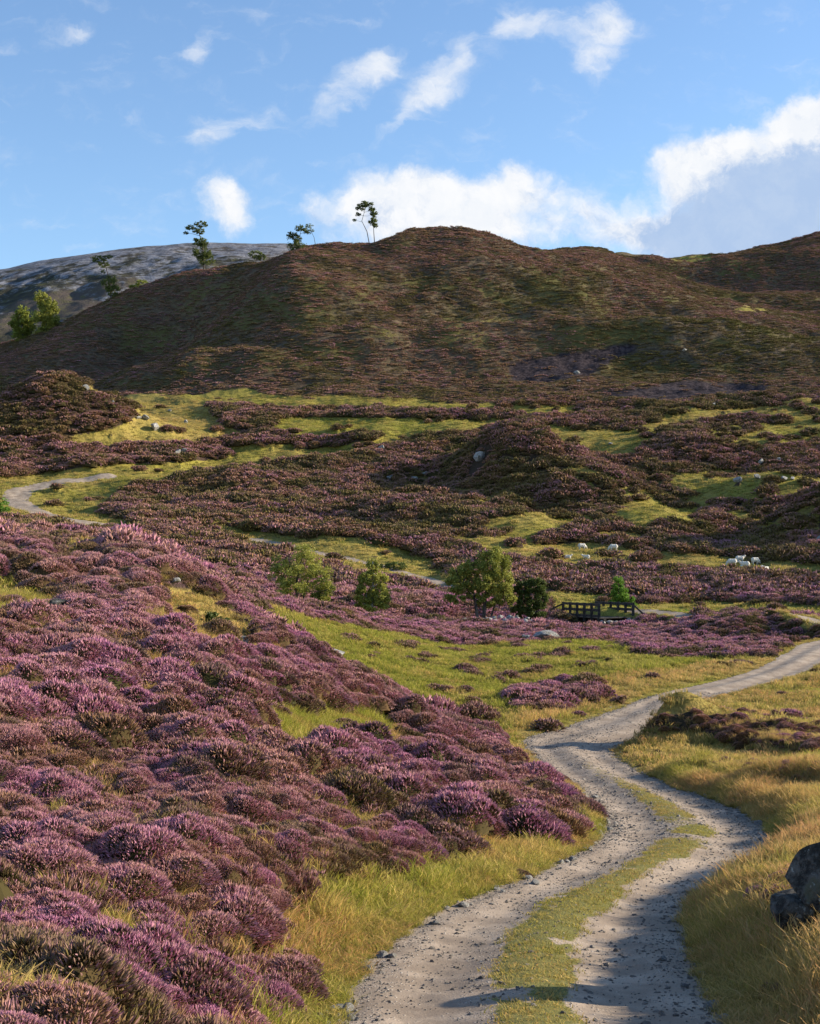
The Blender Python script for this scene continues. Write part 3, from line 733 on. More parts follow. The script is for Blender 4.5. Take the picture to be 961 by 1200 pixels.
def mat_heather():
    m, n = new_mat("heather")
    tip = n.attr('tip').outputs['Fac']; hue = n.attr('hue').outputs['Fac']; ti = n.attr('tint', 'INSTANCER'); pk, br, gr = n.sep(ti.outputs['Vector'])
    h = n.math('SUBTRACT', hue, .5)
    pk = n.math('ADD', pk, n.math('MULTIPLY', h, 1.1), clamp=True); br = n.math('ADD', br, n.math('MULTIPLY', h, -.6), clamp=True)
    gr = n.math('ADD', gr, n.math('MULTIPLY', h, -.35), clamp=True)
    low = n.mix(br, (0.050, 0.050, 0.016), (0.115, 0.068, 0.030))
    vivid = n.mix(br, (0.67, 0.29, 0.42), (0.66, 0.36, 0.33))
    dull = n.mix(br, (0.19, 0.125, 0.075), (0.41, 0.215, 0.11))
    top = n.mix(pk, dull, vivid)
    top = n.mix(gr, top, (0.165, 0.15, 0.036))
    finish(n, n.mix(n.ramp(tip, .15, .6), low, top), .85, trans=.22, spec=.1)
    return m
def mat_grass():
    m, n = new_mat("grass")
    tip = n.attr('tip').outputs['Fac']; hue = n.attr('hue').outputs['Fac']; ti = n.attr('tint', 'INSTANCER'); go, br, rd = n.sep(ti.outputs['Vector'])
    h = n.math('SUBTRACT', hue, .5)
    go = n.math('ADD', go, n.math('MULTIPLY', h, .9), clamp=True)
    low = n.mix(go, (0.095, 0.12, 0.016), (0.28, 0.21, 0.055))
    top = n.mix(go, (0.36, 0.37, 0.045), (0.76, 0.52, 0.17))
    top = n.mix(n.math('MULTIPLY', rd, n.ramp(tip, .4, .9)), top, (0.58, 0.28, 0.12))
    c = n.mix(n.ramp(tip, 0, .6), low, top)
    c = n.mix(n.math('MULTIPLY', br, .4), c, n.mix(go, (0.10, 0.13, 0.02), (0.40, 0.32, 0.16)))
    finish(n, c, .7, trans=.40, spec=.15)
    return m
def mat_stone(name, lo=(0.16, 0.155, 0.15), hi=(0.46, 0.44, 0.41), inst=False, lichen=True):
    m, n = new_mat(name)
    co = n.node('ShaderNodeTexCoord').outputs['Object']
    s = n.noise(co, 3.5, 6, .7); s2 = n.noise(co, 14, 4, .7)
    c = n.mix(n.ramp(n.math('ADD', s, n.math('MULTIPLY', n.math('SUBTRACT', s2, .5), .5)), .35, .65), lo, hi)
    if inst:
        r = n.attr('tint', 'INSTANCER'); v = n.sep(r.outputs['Vector'])
        c = n.mix(v[0], n.mix(.8, c, (0.20, 0.17, 0.145)), n.mix(.8, c, (0.66, 0.59, 0.51)))
    elif lichen:
        c = n.mix(n.ramp(n.noise(co, 2.1, 4, .6), .56, .62, 0, .8), c, (0.10, 0.095, 0.06))
        c = n.mix(n.ramp(n.noise(co, 5.5, 6, .75), .60, .66, 0, .75), c, (0.40, 0.40, 0.36))
        c = n.mix(n.ramp(n.vor(co, 7), .18, .12, 0, .7), c, (0.42, 0.42, 0.38))
    finish(n, c, .92, n.math('ADD', s, n.math('MULTIPLY', s2, .5)), .07, 1.0, spec=.15)
    return m
M_HEA = mat_heather(); M_GRA = mat_grass(); M_PEB = mat_stone('pebble', inst=True); M_ROCK = mat_stone('boulder_stone')
M_PALE = mat_stone('pale_stone', (0.20, 0.19, 0.175), (0.44, 0.42, 0.385)); M_DARKR = mat_stone('dark_stone', (0.030, 0.028, 0.025), (0.13, 0.12, 0.105))

# ------------------------------------------------------------------ boulders and stones, one object each
def set_on(o, p, sink=0.0): o.location = (p.x, p.y, p.z-sink)
def boulder(name, label, px, py, w, seed, mat, dmin=3.2, dmax=790, flat=.62, cat='boulder', group=None, sub=3, sink=.15, rz=None, at=None):
    """w: width in metres"""
    v, f = stone_geo(seed, sub, flat, 16); w = w*(.78 if (dmin >= 120) else 1); v = v*w*.5; 
    o = link(name, mesh_np(name, v, f, mat, False)); p = at or ground_at(px, py, dmin, dmax)
    zmin = v[:,2].min(); o.location = (p.x, p.y, p.z-zmin*(1-sink)-abs(zmin)*0.0); o.rotation_euler = (0, 0, rz if rz is not None else seed*1.7)
    KEEP.append((p.x, p.y, w*(.5 if p.y > 20 else .2))); tag(o, label, cat, group); return o
B = boulder
B('boulder', 'large dark angular boulder standing in the grass at the right edge', 938, 1092, .66, 401, M_DARKR, 10, 25, .95, sub=4, sink=.55)
B('boulder', 'dark boulder partly behind the large angular one at the right edge', 974, 1066, .8, 402, M_DARKR, 10, 26, 1.0, sub=4, sink=.5)
B('boulder', 'white topped stone half sunk in heather near the crest of the slope', 207, 683, .5, 403, M_PALE, 20, 60, .5)
B('boulder', 'pale slab lying by the golden grass patch on the near slope', 292, 756, .55, 404, M_PALE, 20, 60, .4)
B('boulder', 'dark stone in the shaded hollow of the near slope on the left', 68, 716, .6, 405, M_DARKR, 20, 60, .6)
B('stone', 'upper of three pale stones in heather above the orange grass', 498, 872, .42, 406, M_PALE, 20, 60, .6, 'stone', 'stones low on the near slope')
B('stone', 'middle of three pale stones in heather above the orange grass', 507, 884, .5, 407, M_PALE, 20, 60, .5, 'stone', 'stones low on the near slope')
B('stone', 'lowest of three pale stones in heather above the orange grass', 535, 896, .4, 408, M_PALE, 20, 60, .5, 'stone', 'stones low on the near slope')
B('boulder', 'grey boulder alone in the green field below the birches', 395, 768, .85, 419, M_ROCK, 50, 104, .42, sink=.3)
B('boulder', 'wide flat grey rock in heather below the footbridge', 641, 750, 1.9, 410, M_PALE, 60, 106, .4)
B('boulder', 'small round grey rock left of the wide flat one', 617, 751, .7, 411, M_ROCK, 60, 106, .7)
B('boulder', 'square grey boulder beside the upper grass strip', 448, 526, 2.0, 412, M_ROCK, 150, 290, .7)
B('boulder', 'big broken outcrop on the shaded side of the middle mound', 562, 540, 3.6, 413, M_ROCK, 150, 290, .75, sub=4)
B('boulder', 'low rock at the foot of the dark mound face', 500, 556, 2.2, 414, M_ROCK, 150, 290, .4)
B('boulder', 'white rock on the skyline of the left knoll', 101, 457, 1.6, 415, M_PALE, 150, 290, .8)
for k, (px, py, w, lb) in enumerate([(161,491,1.7,'blocky rock at the left of the scattered group on the golden knoll'),(171,492,2.0,'tall rock beside the blocky one on the golden knoll'),
    (181,504,2.4,'broad rock lowest in the group on the golden knoll'),(199,482,1.3,'small rock above the group on the golden knoll'),(132,472,1.4,'small pale rock near the ridge of the left knoll'),
    (218,496,1.2,'lone stone right of the group on the golden knoll'),(208,532,2.0,'pale boulder at the dark heather edge below the golden knoll'),(216,530,1.4,'pale boulder touching its larger neighbour below the golden knoll')]):
    B('boulder', lb, px, py, w, 420+k, M_PALE if k in (4, 6, 7) else M_ROCK, 150, 290, .7, group='rocks scattered on the golden knoll')
for k, (px, py, w, lb) in enumerate([(836,476,2.2,'dark craggy rock on the upper right moor'),(912,541,1.8,'pale rock on the right moor above the green hollow'),(892,543,1.6,'grey rock left of the pale one on the right moor'),
    (864,565,2.0,'leftmost rock in the row over the right hollow'),(887,561,1.7,'second rock in the row over the right hollow'),(917,564,1.6,'third rock in the row over the right hollow'),
    (928,562,1.1,'bright small rock at the end of the row over the right hollow'),(755,523,1.3,'small stone on the olive top of the middle mound'),(805,517,1.2,'white stone east of the olive mound top'),
    (715,521,1.5,'flat stone on the crest of the middle mound'),(660,527,1.2,'stone among olive grass on the mound shoulder'),(675,438,2.0,'white stone on the dark burnt patch'),(678,448,1.6,'white stone just below the burnt patch'),
    (802,412,1.8,'white stone high on the right hillside'),(962,636,2.2,'bright white rock on the dark knoll at the right edge'),(486,562,1.4,'pale slab on heather below the square boulder'),
    (335,600,1.1,'small white stone in the middle heather'),(340,587,1.8,'dark low rock in the middle heather'),(458,562,1.5,'grey rock in heather under the square boulder'),(143,577,1.2,'pale stone by the bend of the far track')]):
    B('boulder', lb, px, py, w, 440+k, M_PALE if any(t in lb for t in ('white', 'pale', 'bright')) else M_ROCK, 120, 420, .65, group='rocks dotted over the moor')
def pts_of(px, D, x, scl, sclz, tint, nvar, tilt=.15, sink=0.0):
    n = len(D); z = hgt(x, D)-sink
    return dict(co=np.column_stack([x, D, z]), rx=rng.normal(0, tilt, n), ry=rng.normal(0, tilt, n), rz=rng.uniform(0, 6.283, n),
                scl=scl, sclz=sclz, tint=tint, var=rng.integers(0, nvar, n))
def heather_tint(px, D, x):
    n = len(D); pk = bil(PK, px, D)
    pat = fbm(x/1.2, D/1.2, 81, 3); pat2 = fbm(x/4, D/4, 82, 3)
    hm = bil(HUMN, px, D)
    p = np.clip(np.where(D < 60, .05, 0)+pk*(.85+.45*pat2)+.62*pat+.40*(hm-.45)+.22*rng.normal(size=n), 0, 1)
    br = np.clip(.52+.8*fbm(x/1.8, D/1.8, 83, 3)+.25*pat2+.2*rng.normal(size=n), 0, 1)
    gr = np.clip(smooth(.16, .52, fbm(x/1.6+9, D/1.6, 84, 3)+.14*rng.normal(size=n))*.8 + smooth(240, 330, D)*(.22+.8*fbm(x/22, D/18, 85, 4)+.3*smooth(450, 700, px)*smooth(380, 320, D)), 0, 1)
    gr = np.maximum(gr, smooth(118, 150, D)*smooth(-.05, .45, fbm(x/7, D/7, 88, 3))*.75)
    gr = np.maximum(gr, smooth(.1, .6, bil(GR, px, D))*.5)
    return np.column_stack([p, br, gr])
HUMN = np.clip(HUM/0.45, 0, 1)
def heather_zone(name, label, n, d0, d1, protos, s0, s1, zf=1.0, low=False, gap=.0):
    def pr(px, D):
        x = (px-CX)/F*D; hm = bil(HUMN, px, D)
        p = np.where(bil(ONANY, px, D) > .02, 0, smooth(.85, .35, bil(GR, px, D)*(1+.35*(D > 118))+np.where(D > 118, .34, .45)*fbm(x/.9, D/.9, 86, 3)))*(1-.95*bil(BU, px, D))
        return p*smooth(-.15+gap, .45+gap, hm+.25*fbm(x/1.1, D/1.1, 87, 3)) if not low else p
    px, D, x = sample(n, d0, d1, prob=pr)
    hm = bil(HUMN, px, D)
    s = rng.lognormal(0, .32, len(D)).clip(.5, 1.75)*(s0+s1)/2*(1 if low else (.7+.5*hm))
    t = heather_tint(px, D, x)
    if d0 > 200: t[:,0] *= .8; t[:,2] = np.clip(t[:,2]-.35*smooth(-.2, .3, fbm(x/40, D/30, 89, 2)), 0, 1); t[:,1] = np.clip(t[:,1]*.8+.2, 0, 1)
    elif d0 > 120: t[:,0] *= .52; t[:,1] = np.clip(t[:,1]*.7+.1, 0, 1)
    if d1 < 60: t[:,2] = np.minimum(t[:,2], .6)
    if low: t[:,0] = t[:,0]*.7; t[:,1] = np.clip(t[:,1]+.15, 0, 1); t[:,2] = np.clip(t[:,2]+.15, 0, 1)
    s = s*np.where((D > 52) & (D < 98), .62, 1)*np.where((px > 740) & (D < 60), .52, 1)
    return scatter(name, label, protos, pts_of(px, D, x, s, s*rng.uniform(.7, 1.25, len(D))*zf, t, len(protos), .14, .03), M_HEA)
phn = [proto_heather(90+k, 2600, .25, .19, .0050, .034, core=.74) for k in range(5)]
ph0 = [proto_heather(100+k, 1300, .27, .23, .0078, .046, core=.72) for k in range(6)]
phl = [proto_heather(110+k, 190, .17, .07, .0065, .060, core=0, up=1.2) for k in range(4)]
ph1 = [proto_heather(120+k, 260, .40, .34, .026, .12) for k in range(5)]
ph2 = [proto_heather(140+k, 130, .70, .50, .065, .22) for k in range(5)]
ph3 = [proto_heather(160+k, 62, .60, .15, .070, .17, core=0, up=.9) for k in range(4)]
heather_zone('heather', 'pink and brown heather cushions at the foot of the near slope', 1900, 6.0, 20.5, phn, .65, .95, gap=.12)
heather_zone('heather', 'pink and brown heather cushions covering the near slope', 4700, 20.5, 48, ph0, .8, 1.3, gap=.12)
heather_zone('heather', 'short scrubby heather between the cushions of the near slope', 30000, 6.0, 48, phl, .7, 1.2, low=True)
heather_zone('heather', 'heather round the valley field and stream', 30000, 48, 125, ph1, .75, 1.25)
heather_zone('heather', 'dull mauve heather across the moor beyond the stream', 46000, 125, 275, ph2, .7, 1.2, .9)
heather_zone('heather', 'brown heather over the upper hill', 135000, 275, 575, ph3, .7, 1.1, .8, gap=-9)

def grass_tint(px, D, x):
    n = len(D); g = bil(GO, px, D)
    go = np.clip(g+.35*fbm(x/.9, D/.9, 91, 3)+.12*rng.normal(size=n), 0, 1)
    rd = np.clip(smooth(-.25, .4, fbm(x/2.2, D/2.2, 92, 3)+.8*(g-.5))*.95, 0, 1)
    return np.column_stack([go, rng.uniform(0, 1, n), rd])
def grass_zone(name, label, n, d0, d1, protos, s0, s1, boost=1.0):
    def pr(px, D):
        x = (px-CX)/F*D
        return np.where(bil(ONANY, px, D) > .6, 0, smooth(.12, .6, bil(GR, px, D)+.12*fbm(x/.7, D/.7, 93, 3)))
    px, D, x = sample(n, d0, d1, prob=pr)
    tt = np.abs(bil(TT, px, D)); short = .35+.65*smooth(1.05, 1.5, tt)         # the verge is trodden short
    lush = .75+.5*smooth(-.3, .5, fbm(x/1.6, D/1.6, 94, 3))
    s = rng.uniform(s0, s1, len(D))
    return scatter(name, label, protos, pts_of(px, D, x, s*(.6+.4*short), s*short*lush*rng.uniform(.8, 1.2, len(D)), grass_tint(px, D, x), len(protos), .10, .0), M_GRA)
pg0 = [proto_grass(200+k, 50, .13, .34, .0065, .5, .35) for k in range(6)]
pg1 = [proto_grass(220+k, 40, .26, .30, .020, .5, .25) for k in range(5)]
pg2 = [proto_grass(240+k, 34, .55, .34, .06, .5, .2) for k in range(4)]
grass_zone('grass', 'tall golden and green grass along the near track', 60000, 7.3, 38, pg0, .75, 1.3)
grass_zone('grass', 'yellow green grass of the valley field', 50000, 36, 112, pg1, .6, 1.05)
grass_zone('grass', 'grass strips on the moor', 40000, 112, 290, pg2, .6, 1.0)

# sparse grass blades poking up through the heather near the camera
px, D, x = sample(52000, 6.5, 46, prob=lambda px, D: np.where(bil(ONANY, px, D) > .02, 0, (bil(GR, px, D) < .5)*(.18+.9*smooth(-.1, .4, fbm((px-CX)/F*D/2, D/2, 95, 3)))))
s = rng.uniform(.45, .85, len(D)); tg_ = grass_tint(px, D, x); tg_[:,0] = np.clip(tg_[:,0]+.25, 0, 1); tg_[:,2] = np.clip(tg_[:,2]+.25, 0, 1)
scatter('grass', 'thin grass growing up through the near heather', pg0, pts_of(px, D, x, s, s*.9, tg_, 6, .1), M_GRA)
# centre strip of the track: cropped turf
pgt = [proto_grass(260+k, 30, .10, .055, .009, .9, .05) for k in range(4)]
px, D, x = sample(160000, 8, 60, prob=lambda px, D: smooth(.25, .8, bil(mid_grass, px, D))*(np.abs(bil(TT, px, D)) < .9))
s = rng.uniform(.6, 1.4, len(D)); t_ = grass_tint(px, D, x); t_[:,0] = np.clip(t_[:,0]*.7+.25, 0, 1)
scatter('grass', 'short turf on the crown of the gravel track', pgt, pts_of(px, D, x, s, s*rng.uniform(.6, 1.2, len(D)), t_, 4, .1), M_GRA)

# gravel
def stones_proto(seed):
    v, f = stone_geo(seed, 1, .65, 6); return v, f, np.zeros(len(v))
pst = [stones_proto(300+k) for k in range(8)]
def gprob(px, D):
    t = np.abs(bil(TT, px, D)); x = (px-CX)/F*D
    e = .9*np.exp(-((t-.95)/.12)**2)+.38+.4*smooth(.1, .5, fbm(x/.8, D/.8, 96, 3))+.5*np.exp(-((D-28)/4)**2)
    e = e*(1-.7*np.exp(-((t-.5)/.2)**2)*smooth(.2, -.2, fbm(x/2, D/2, 97, 2)))
    return np.where(t < 1.06, e*(1-.75*bil(mid_grass, px, D)), np.where(t < 1.25, .12, 0))
px, D, x = sample(330000, 7.6, 60, prob=gprob)
s = np.clip(rng.lognormal(-4.6, .55, len(D)), .004, .045); s = np.where(D > 25, s*1.25, s)
scatter('gravel', 'loose grey pebbles strewn over the gravel track', pst, pts_of(px, D, x, s, s, np.column_stack([rng.beta(1.6, 1.6, len(D))]*3), 8, .3), M_PEB)

# stones shed along the track edges
proto_st = [mesh_np('track_stone', (lambda g: g[0])(stone_geo(500+k, 2, .6, 8)), stone_geo(500+k, 2, .6, 8)[1], M_PEB_S, False) for k in range(6)] if False else []
M_EDGE = mat_stone('edge_stone', (0.26, 0.25, 0.235), (0.56, 0.54, 0.50), lichen=False)
emesh = []
for k in range(7):
    v, f = stone_geo(500+k, 2, .6, 8); emesh.append(mesh_np('track_stone', v, f, M_EDGE, False))
cnt = 0
while cnt < 110:
    k = int(rng.integers(14, 150)); side = rng.choice([-1, 1], p=[.62, .38]); c = main[k]; tg = main[k+1,:2]-main[k-1,:2]; tg /= np.linalg.norm(tg)
    nr = np.array([tg[1], -tg[0]])*side; q = c[:2]+nr*c[2]*rng.normal(.98, .07)
    if q[1] < 9.5: continue
    o = link('track_stone', emesh[cnt % 7]); z = float(hgt(np.array([q[0]]), np.array([q[1]]))[0]); s = float(rng.uniform(.035, .085))
    o.location = (q[0], q[1], z+s*.25); o.scale = (s, s, s); o.rotation_euler = (rng.uniform(-.3, .3), rng.uniform(-.3, .3), rng.uniform(0, 6.28))
    tag(o, 'fist sized grey stone lying on the %s edge of the gravel track' % ('left' if side < 0 else 'right'), 'stone', 'stones along the %s edge of the track' % ('left' if side < 0 else 'right')); cnt += 1

# ruined dry stone wall along the stream bank
wl = empty('stone_wall', tuple(ground_at(575, 735, 85, 104))); tag(wl, 'tumbled low grey stone wall along the stream bank before the trees', 'wall')
wr = random.Random(5); wv = []; wf = []; off_ = 0
for k in range(120):
    pxk = wr.uniform(518, 645); Dk = 100.5+wr.gauss(0, .5); xk = (pxk-CX)/F*Dk
    z = float(hgt(np.array([xk]), np.array([Dk]))[0]); hgtw = .6*max(0, 1-abs(pxk-600)/60)+.25
    v, f = stone_geo(600+k, 1, .65, 7); s = wr.uniform(.18, .40); v = v*s+np.array([xk, Dk, z+wr.uniform(0, hgtw)+.08]); wv.append(v); wf.append(f+off_); off_ += len(v)
wo = link('wall_stones', mesh_np('wall_stones', np.concatenate(wv)-np.array(wl.location[:]), np.concatenate(wf), M_PALE, False), wl)

# ------------------------------------------------------------------ trees
def mat_leaf(name, a, b, trans=.35):
    m, n = new_mat(name); co = n.node('ShaderNodeTexCoord').outputs['Object']
    v = n.attr('hue').outputs['Fac']
    finish(n, n.mix(v, a, b), .6, trans=trans, spec=.25); return m
def mat_bark(name, a, b, sc_=6):
    m, n = new_mat(name); co = n.node('ShaderNodeTexCoord').outputs['Object']
    mp = n.node('ShaderNodeMapping'); mp.inputs['Scale'].default_value = (1, 1, .3); n.put(mp.inputs['Vector'], co)
    s = n.noise(mp.outputs[0], sc_, 5, .7); finish(n, n.mix(n.ramp(s, .42, .58), a, b), .9, s, .03, .8); return m
L_BIRCH = mat_leaf('birch_leaves', (0.19, 0.21, 0.035), (0.44, 0.42, 0.085)); L_DARK = mat_leaf('alder_leaves', (0.055, 0.08, 0.018), (0.14, 0.17, 0.035))
L_BRIGHT = mat_leaf('bright_leaves', (0.10, 0.20, 0.025), (0.20, 0.34, 0.04)); L_PINE = mat_leaf('pine_needles', (0.055, 0.078, 0.022), (0.15, 0.175, 0.042), .35)
L_YEL = mat_leaf('yellow_leaves', (0.15, 0.18, 0.03), (0.32, 0.34, 0.06))
B_DARK = mat_bark('dark_bark', (0.05, 0.04, 0.032), (0.13, 0.105, 0.085)); B_WHITE = mat_bark('birch_bark', (0.10, 0.09, 0.08), (0.62, 0.60, 0.56), 9)
def tube(path, r0, r1, sides=7):
    path = np.array(path, float); n = len(path); Vv = []; Ff = []
    for i, p in enumerate(path):
        d = path[min(i+1, n-1)]-path[max(i-1, 0)]; d /= np.linalg.norm(d)+1e-9
        t1 = np.cross(d, [0.1, 1, .05]); t1 /= np.linalg.norm(t1); t2 = np.cross(d, t1); r = r0+(r1-r0)*i/(n-1)
        for j in range(sides): a = 6.2832*j/sides; Vv.append(p+(t1*math.cos(a)+t2*math.sin(a))*r)
    for i in range(n-1):
        for j in range(sides): A = i*sides+j; B_ = i*sides+(j+1) % sides; Ff.append((A, B_, B_+sides, A+sides))
    return np.array(Vv), np.array(Ff)
def join_geo(parts):
    o = 0; V_ = []; F_ = []
    for v, f in parts: V_.append(v); F_.append(f+o); o += len(v)
    return np.concatenate(V_), np.concatenate(F_)
def leaves(clumps, n, size, r, hollow=.35):
    """clumps: (x, y, z, rx, rz); leaf-sized faces spread unevenly through each clump"""
    w = np.array([c[3]**2*c[4] for c in clumps])**.75; w = w/w.sum(); P = []; H = []
    for c, wk in zip(clumps, w):
        k = max(8, int(n*wk)); d = r.normal(size=(k, 3)); d /= np.linalg.norm(d, axis=1)[:,None]
        q = r.uniform(hollow, 1, k)**.6
        # sprays: pull leaves towards a few random twig directions so that gaps open between them
        tw = r.normal(size=(14, 3)); tw /= np.linalg.norm(tw, axis=1)[:,None]; near_ = tw[np.argmax(d@tw.T, axis=1)]
        d = d*.55+near_*.45+r.normal(size=(k, 3))*.07
        q = q*(.82+.32*r.uniform(size=14)[np.argmax(d@tw.T, axis=1)])
        P.append(np.array(c[:3])+d*q[:,None]*np.array([c[3], c[3], c[4]])); H.append(np.clip(.45+.3*r.normal(size=k)+.2*r.normal(), 0, 1))
    P = np.concatenate(P); H = np.concatenate(H); m = len(P)
    a = r.normal(size=(m, 3)); a /= np.linalg.norm(a, axis=1)[:,None]; b = np.cross(a, r.normal(size=(m, 3))); b /= np.linalg.norm(b, axis=1)[:,None]
    s = size*r.uniform(.6, 1.4, m)[:,None]
    Vv = np.stack([P-a*s, P+b*s*.55, P+a*s, P-b*s*.55], 1).reshape(-1, 3); Ff = np.arange(4*m).reshape(m, 4)
    return Vv, Ff, np.repeat(H, 4)
def tree(name, label, base, trunks, clumps, nleaf, lsize, leafm, barkm, cat='tree', group=None, seed=1, hollow=.35):
    """trunks: (path, r0, r1); clumps in metres relative to the base"""
    r = np.random.default_rng(seed); e = empty(name, tuple(base)); tag(e, label, cat, group)
    parts = [tube(p, a, b) for p, a, b in trunks]
    for c in clumps:                     # a limb to every clump
        tp = np.array(trunks[0][0], float)
        alltp = np.concatenate([subdivide(np.array(t[0], float), 12) for t in trunks]); cc = np.array(c[:3])
        cand = alltp[alltp[:,2] < cc[2]-.05*abs(cc[2])]; cand = cand if len(cand) else alltp
        s0 = cand[np.argmin(np.linalg.norm(cand-cc, axis=1))]; rr = trunks[0][1]*.35
        mid = (s0+cc)/2+r.normal(size=3)*.06*np.linalg.norm(cc-s0); parts.append(tube([s0, mid, cc], rr, rr*.3, 5))
        for _ in range(4):
            d = r.normal(size=3); d /= np.linalg.norm(d); parts.append(tube([mid*.4+cc*.6, cc+d*np.array([c[3], c[3], c[4]])*.45, cc+d*np.array([c[3], c[3], c[4]])*.85], rr*.35, rr*.1, 4))
    v, f = join_geo(parts); link('trunk', mesh_np('trunk', v, f, barkm), e)
    v, f, h = leaves(clumps, nleaf, lsize, r, hollow); link('crown', mesh_np('crown', v, f, leafm, False, {'hue': ('FLOAT', h)}), e)
    return e
def crest(px, d0=330, d1=460):
    k = (gd > d0) & (gd < d1); d = gd[k]; p = HY-bil(GZ, np.full(d.shape, float(px)), d)/d*F
    return float(d[np.argmin(p)])-1.5
def T_(name, label, px, py, dmin, dmax, trunks, clumps, nleaf, lsize, leafm, barkm, D=None, **kw):
    """coordinates in reference rows and columns relative to the foot, turned into metres at the tree's distance"""
    if D is None: b = ground_at(px, py, dmin, dmax)
    else:
        x = (px-CX)/F*D; b = Vector((x, D, float(hgt(np.array([x]), np.array([D]))[0])))
    k = b.y/F; rr = random.Random(kw.get('seed', 1))
    oy = -(HY-py)/F*b.y - EYE + b.z      # keep the crown at its height even when the foot sits lower
    lift = (EYE+(HY-py)/F*b.y) - b.z
    tr = [([(x*k, y*k, z*k+(lift if z > 0 else -.1)) for x, y, z in p], a, c) for p, a, c in trunks]
    cl = [(x*k, y*k, z*k+lift, rx*k, rz*k) for x, y, z, rx, rz in clumps]
    return tree(name, label, b, tr, cl, nleaf, lsize, leafm, barkm, **kw)
# valley trees (columns/rows relative to the foot; y = depth)
T_('birch_tree', 'wide loose birch at the left of the stream trees, crown spreading low over the heather', 350, 706, 0, 0, [([(0,0,0),(-3,0,20),(2,0,45)], .14, .05), ([(2,0,0),(8,2,22),(18,0,36)], .10, .04)],
   [(-16,0,32,22,17),(8,4,46,22,19),(24,-3,30,19,15),(-4,-6,18,25,13),(-22,3,46,13,12),(4,0,61,12,10),(34,2,15,11,10)], 15300, 0.058, L_BIRCH, B_DARK, D=104, seed=11, hollow=.2)
T_('birch_tree', 'small round birch sapling just right of the wide birch', 377, 712, 0, 0, [([(0,0,0),(1,0,14),(0,0,26)], .07, .03)], [(0,0,16,13,12),(4,2,24,9,9),(-6,0,10,10,8)], 5967, 0.063, L_BIRCH, B_DARK, D=107, seed=12, hollow=.2)
T_('birch_tree', 'narrow pale birch with a white trunk between the two wider trees', 437, 724, 0, 0, [([(0,0,0),(-1,0,24),(1,0,50),(0,0,66)], .12, .03)],
   [(0,0,60,8,11),(-8,0,46,11,11),(8,2,44,11,12),(-10,0,28,13,12),(10,-2,26,13,13),(0,0,14,19,10),(-16,3,12,8,7)], 17212, 0.063, L_BIRCH, B_WHITE, D=104, seed=13, hollow=.2)
T_('birch_tree', 'largest dense twin crowned birch by the stream, left of the footbridge', 563, 724, 0, 0, [([(0,0,0),(-6,0,20),(-20,0,42)], .16, .06), ([(2,0,0),(6,1,26),(15,0,60)], .18, .06), ([(4,0,0),(18,3,18),(30,0,34)], .10, .04)],
   [(-26,0,44,16,16),(-12,3,58,13,11),(14,0,62,20,20),(24,2,42,18,18),(6,-4,42,16,14),(-30,-2,26,13,11),(30,0,24,14,12),(8,2,20,15,10),(-8,2,30,11,10),(18,0,76,10,9)], 34425, 0.063, L_BIRCH, B_DARK, D=106, seed=14, hollow=.3)
T_('alder_tree', 'darker green tree touching the right side of the largest birch', 620, 728, 0, 0, [([(0,0,0),(-1,0,16),(2,0,40)], .12, .05), ([(3,0,0),(10,1,18),(14,0,30)], .08, .04)],
   [(-8,0,38,11,11),(8,2,42,12,10),(14,0,26,11,12),(-6,-2,22,12,12),(4,0,12,15,9),(-14,0,12,9,8)], 18360, 0.063, L_DARK, B_DARK, D=107, seed=15, hollow=.3)
T_('rowan_bush', 'bright green leafy rowan behind the footbridge rail', 726, 722, 0, 0, [([(0,0,0),(-1,0,20),(0,0,38)], .07, .02), ([(2,0,0),(8,1,14),(12,0,22)], .05, .02)],
   [(-2,0,38,8,9),(1,0,26,12,10),(-6,2,14,11,9),(11,0,16,10,9),(18,0,8,8,6)], 9639, 0.063, L_BRIGHT, B_DARK, D=119, seed=16, hollow=.2)
T_('shrub', 'low wide bright green shrub in the grass right of the bridge', 803, 726, 0, 0, [([(0,0,0),(0,0,8)], .04, .02)], [(0,0,6,14,6),(-12,0,5,11,5),(13,1,5,12,4)], 3000, .06, L_BRIGHT, B_DARK, D=114, cat='shrub', seed=17, hollow=.1)
T_('shrub', 'small dark juniper shrub in heather beside the golden grass on the near slope', 250, 735, 15, 60, [([(0,0,0),(0,0,14)], .03, .01)], [(0,0,10,12,9),(10,2,6,10,6),(-8,0,6,9,6)], 3600, .03, L_DARK, B_DARK, cat='shrub', seed=18)
T_('shrub', 'bright green bush cut by the left edge beside the far track', 0, 600, 120, 260, [([(0,0,0),(0,0,10)], .05, .02)], [(0,0,8,12,9),(-14,0,12,14,12),(4,0,3,10,5)], 1800, .11, L_BRIGHT, B_DARK, cat='shrub', seed=19)
T_('shrub', 'dark bush in the grass between the birches and the thin path', 465, 668, 122, 180, [([(0,0,0),(0,0,6)], .05, .02)], [(0,0,5,14,5),(-14,0,4,10,4)], 2000, .07, L_DARK, B_DARK, cat='shrub', seed=20)
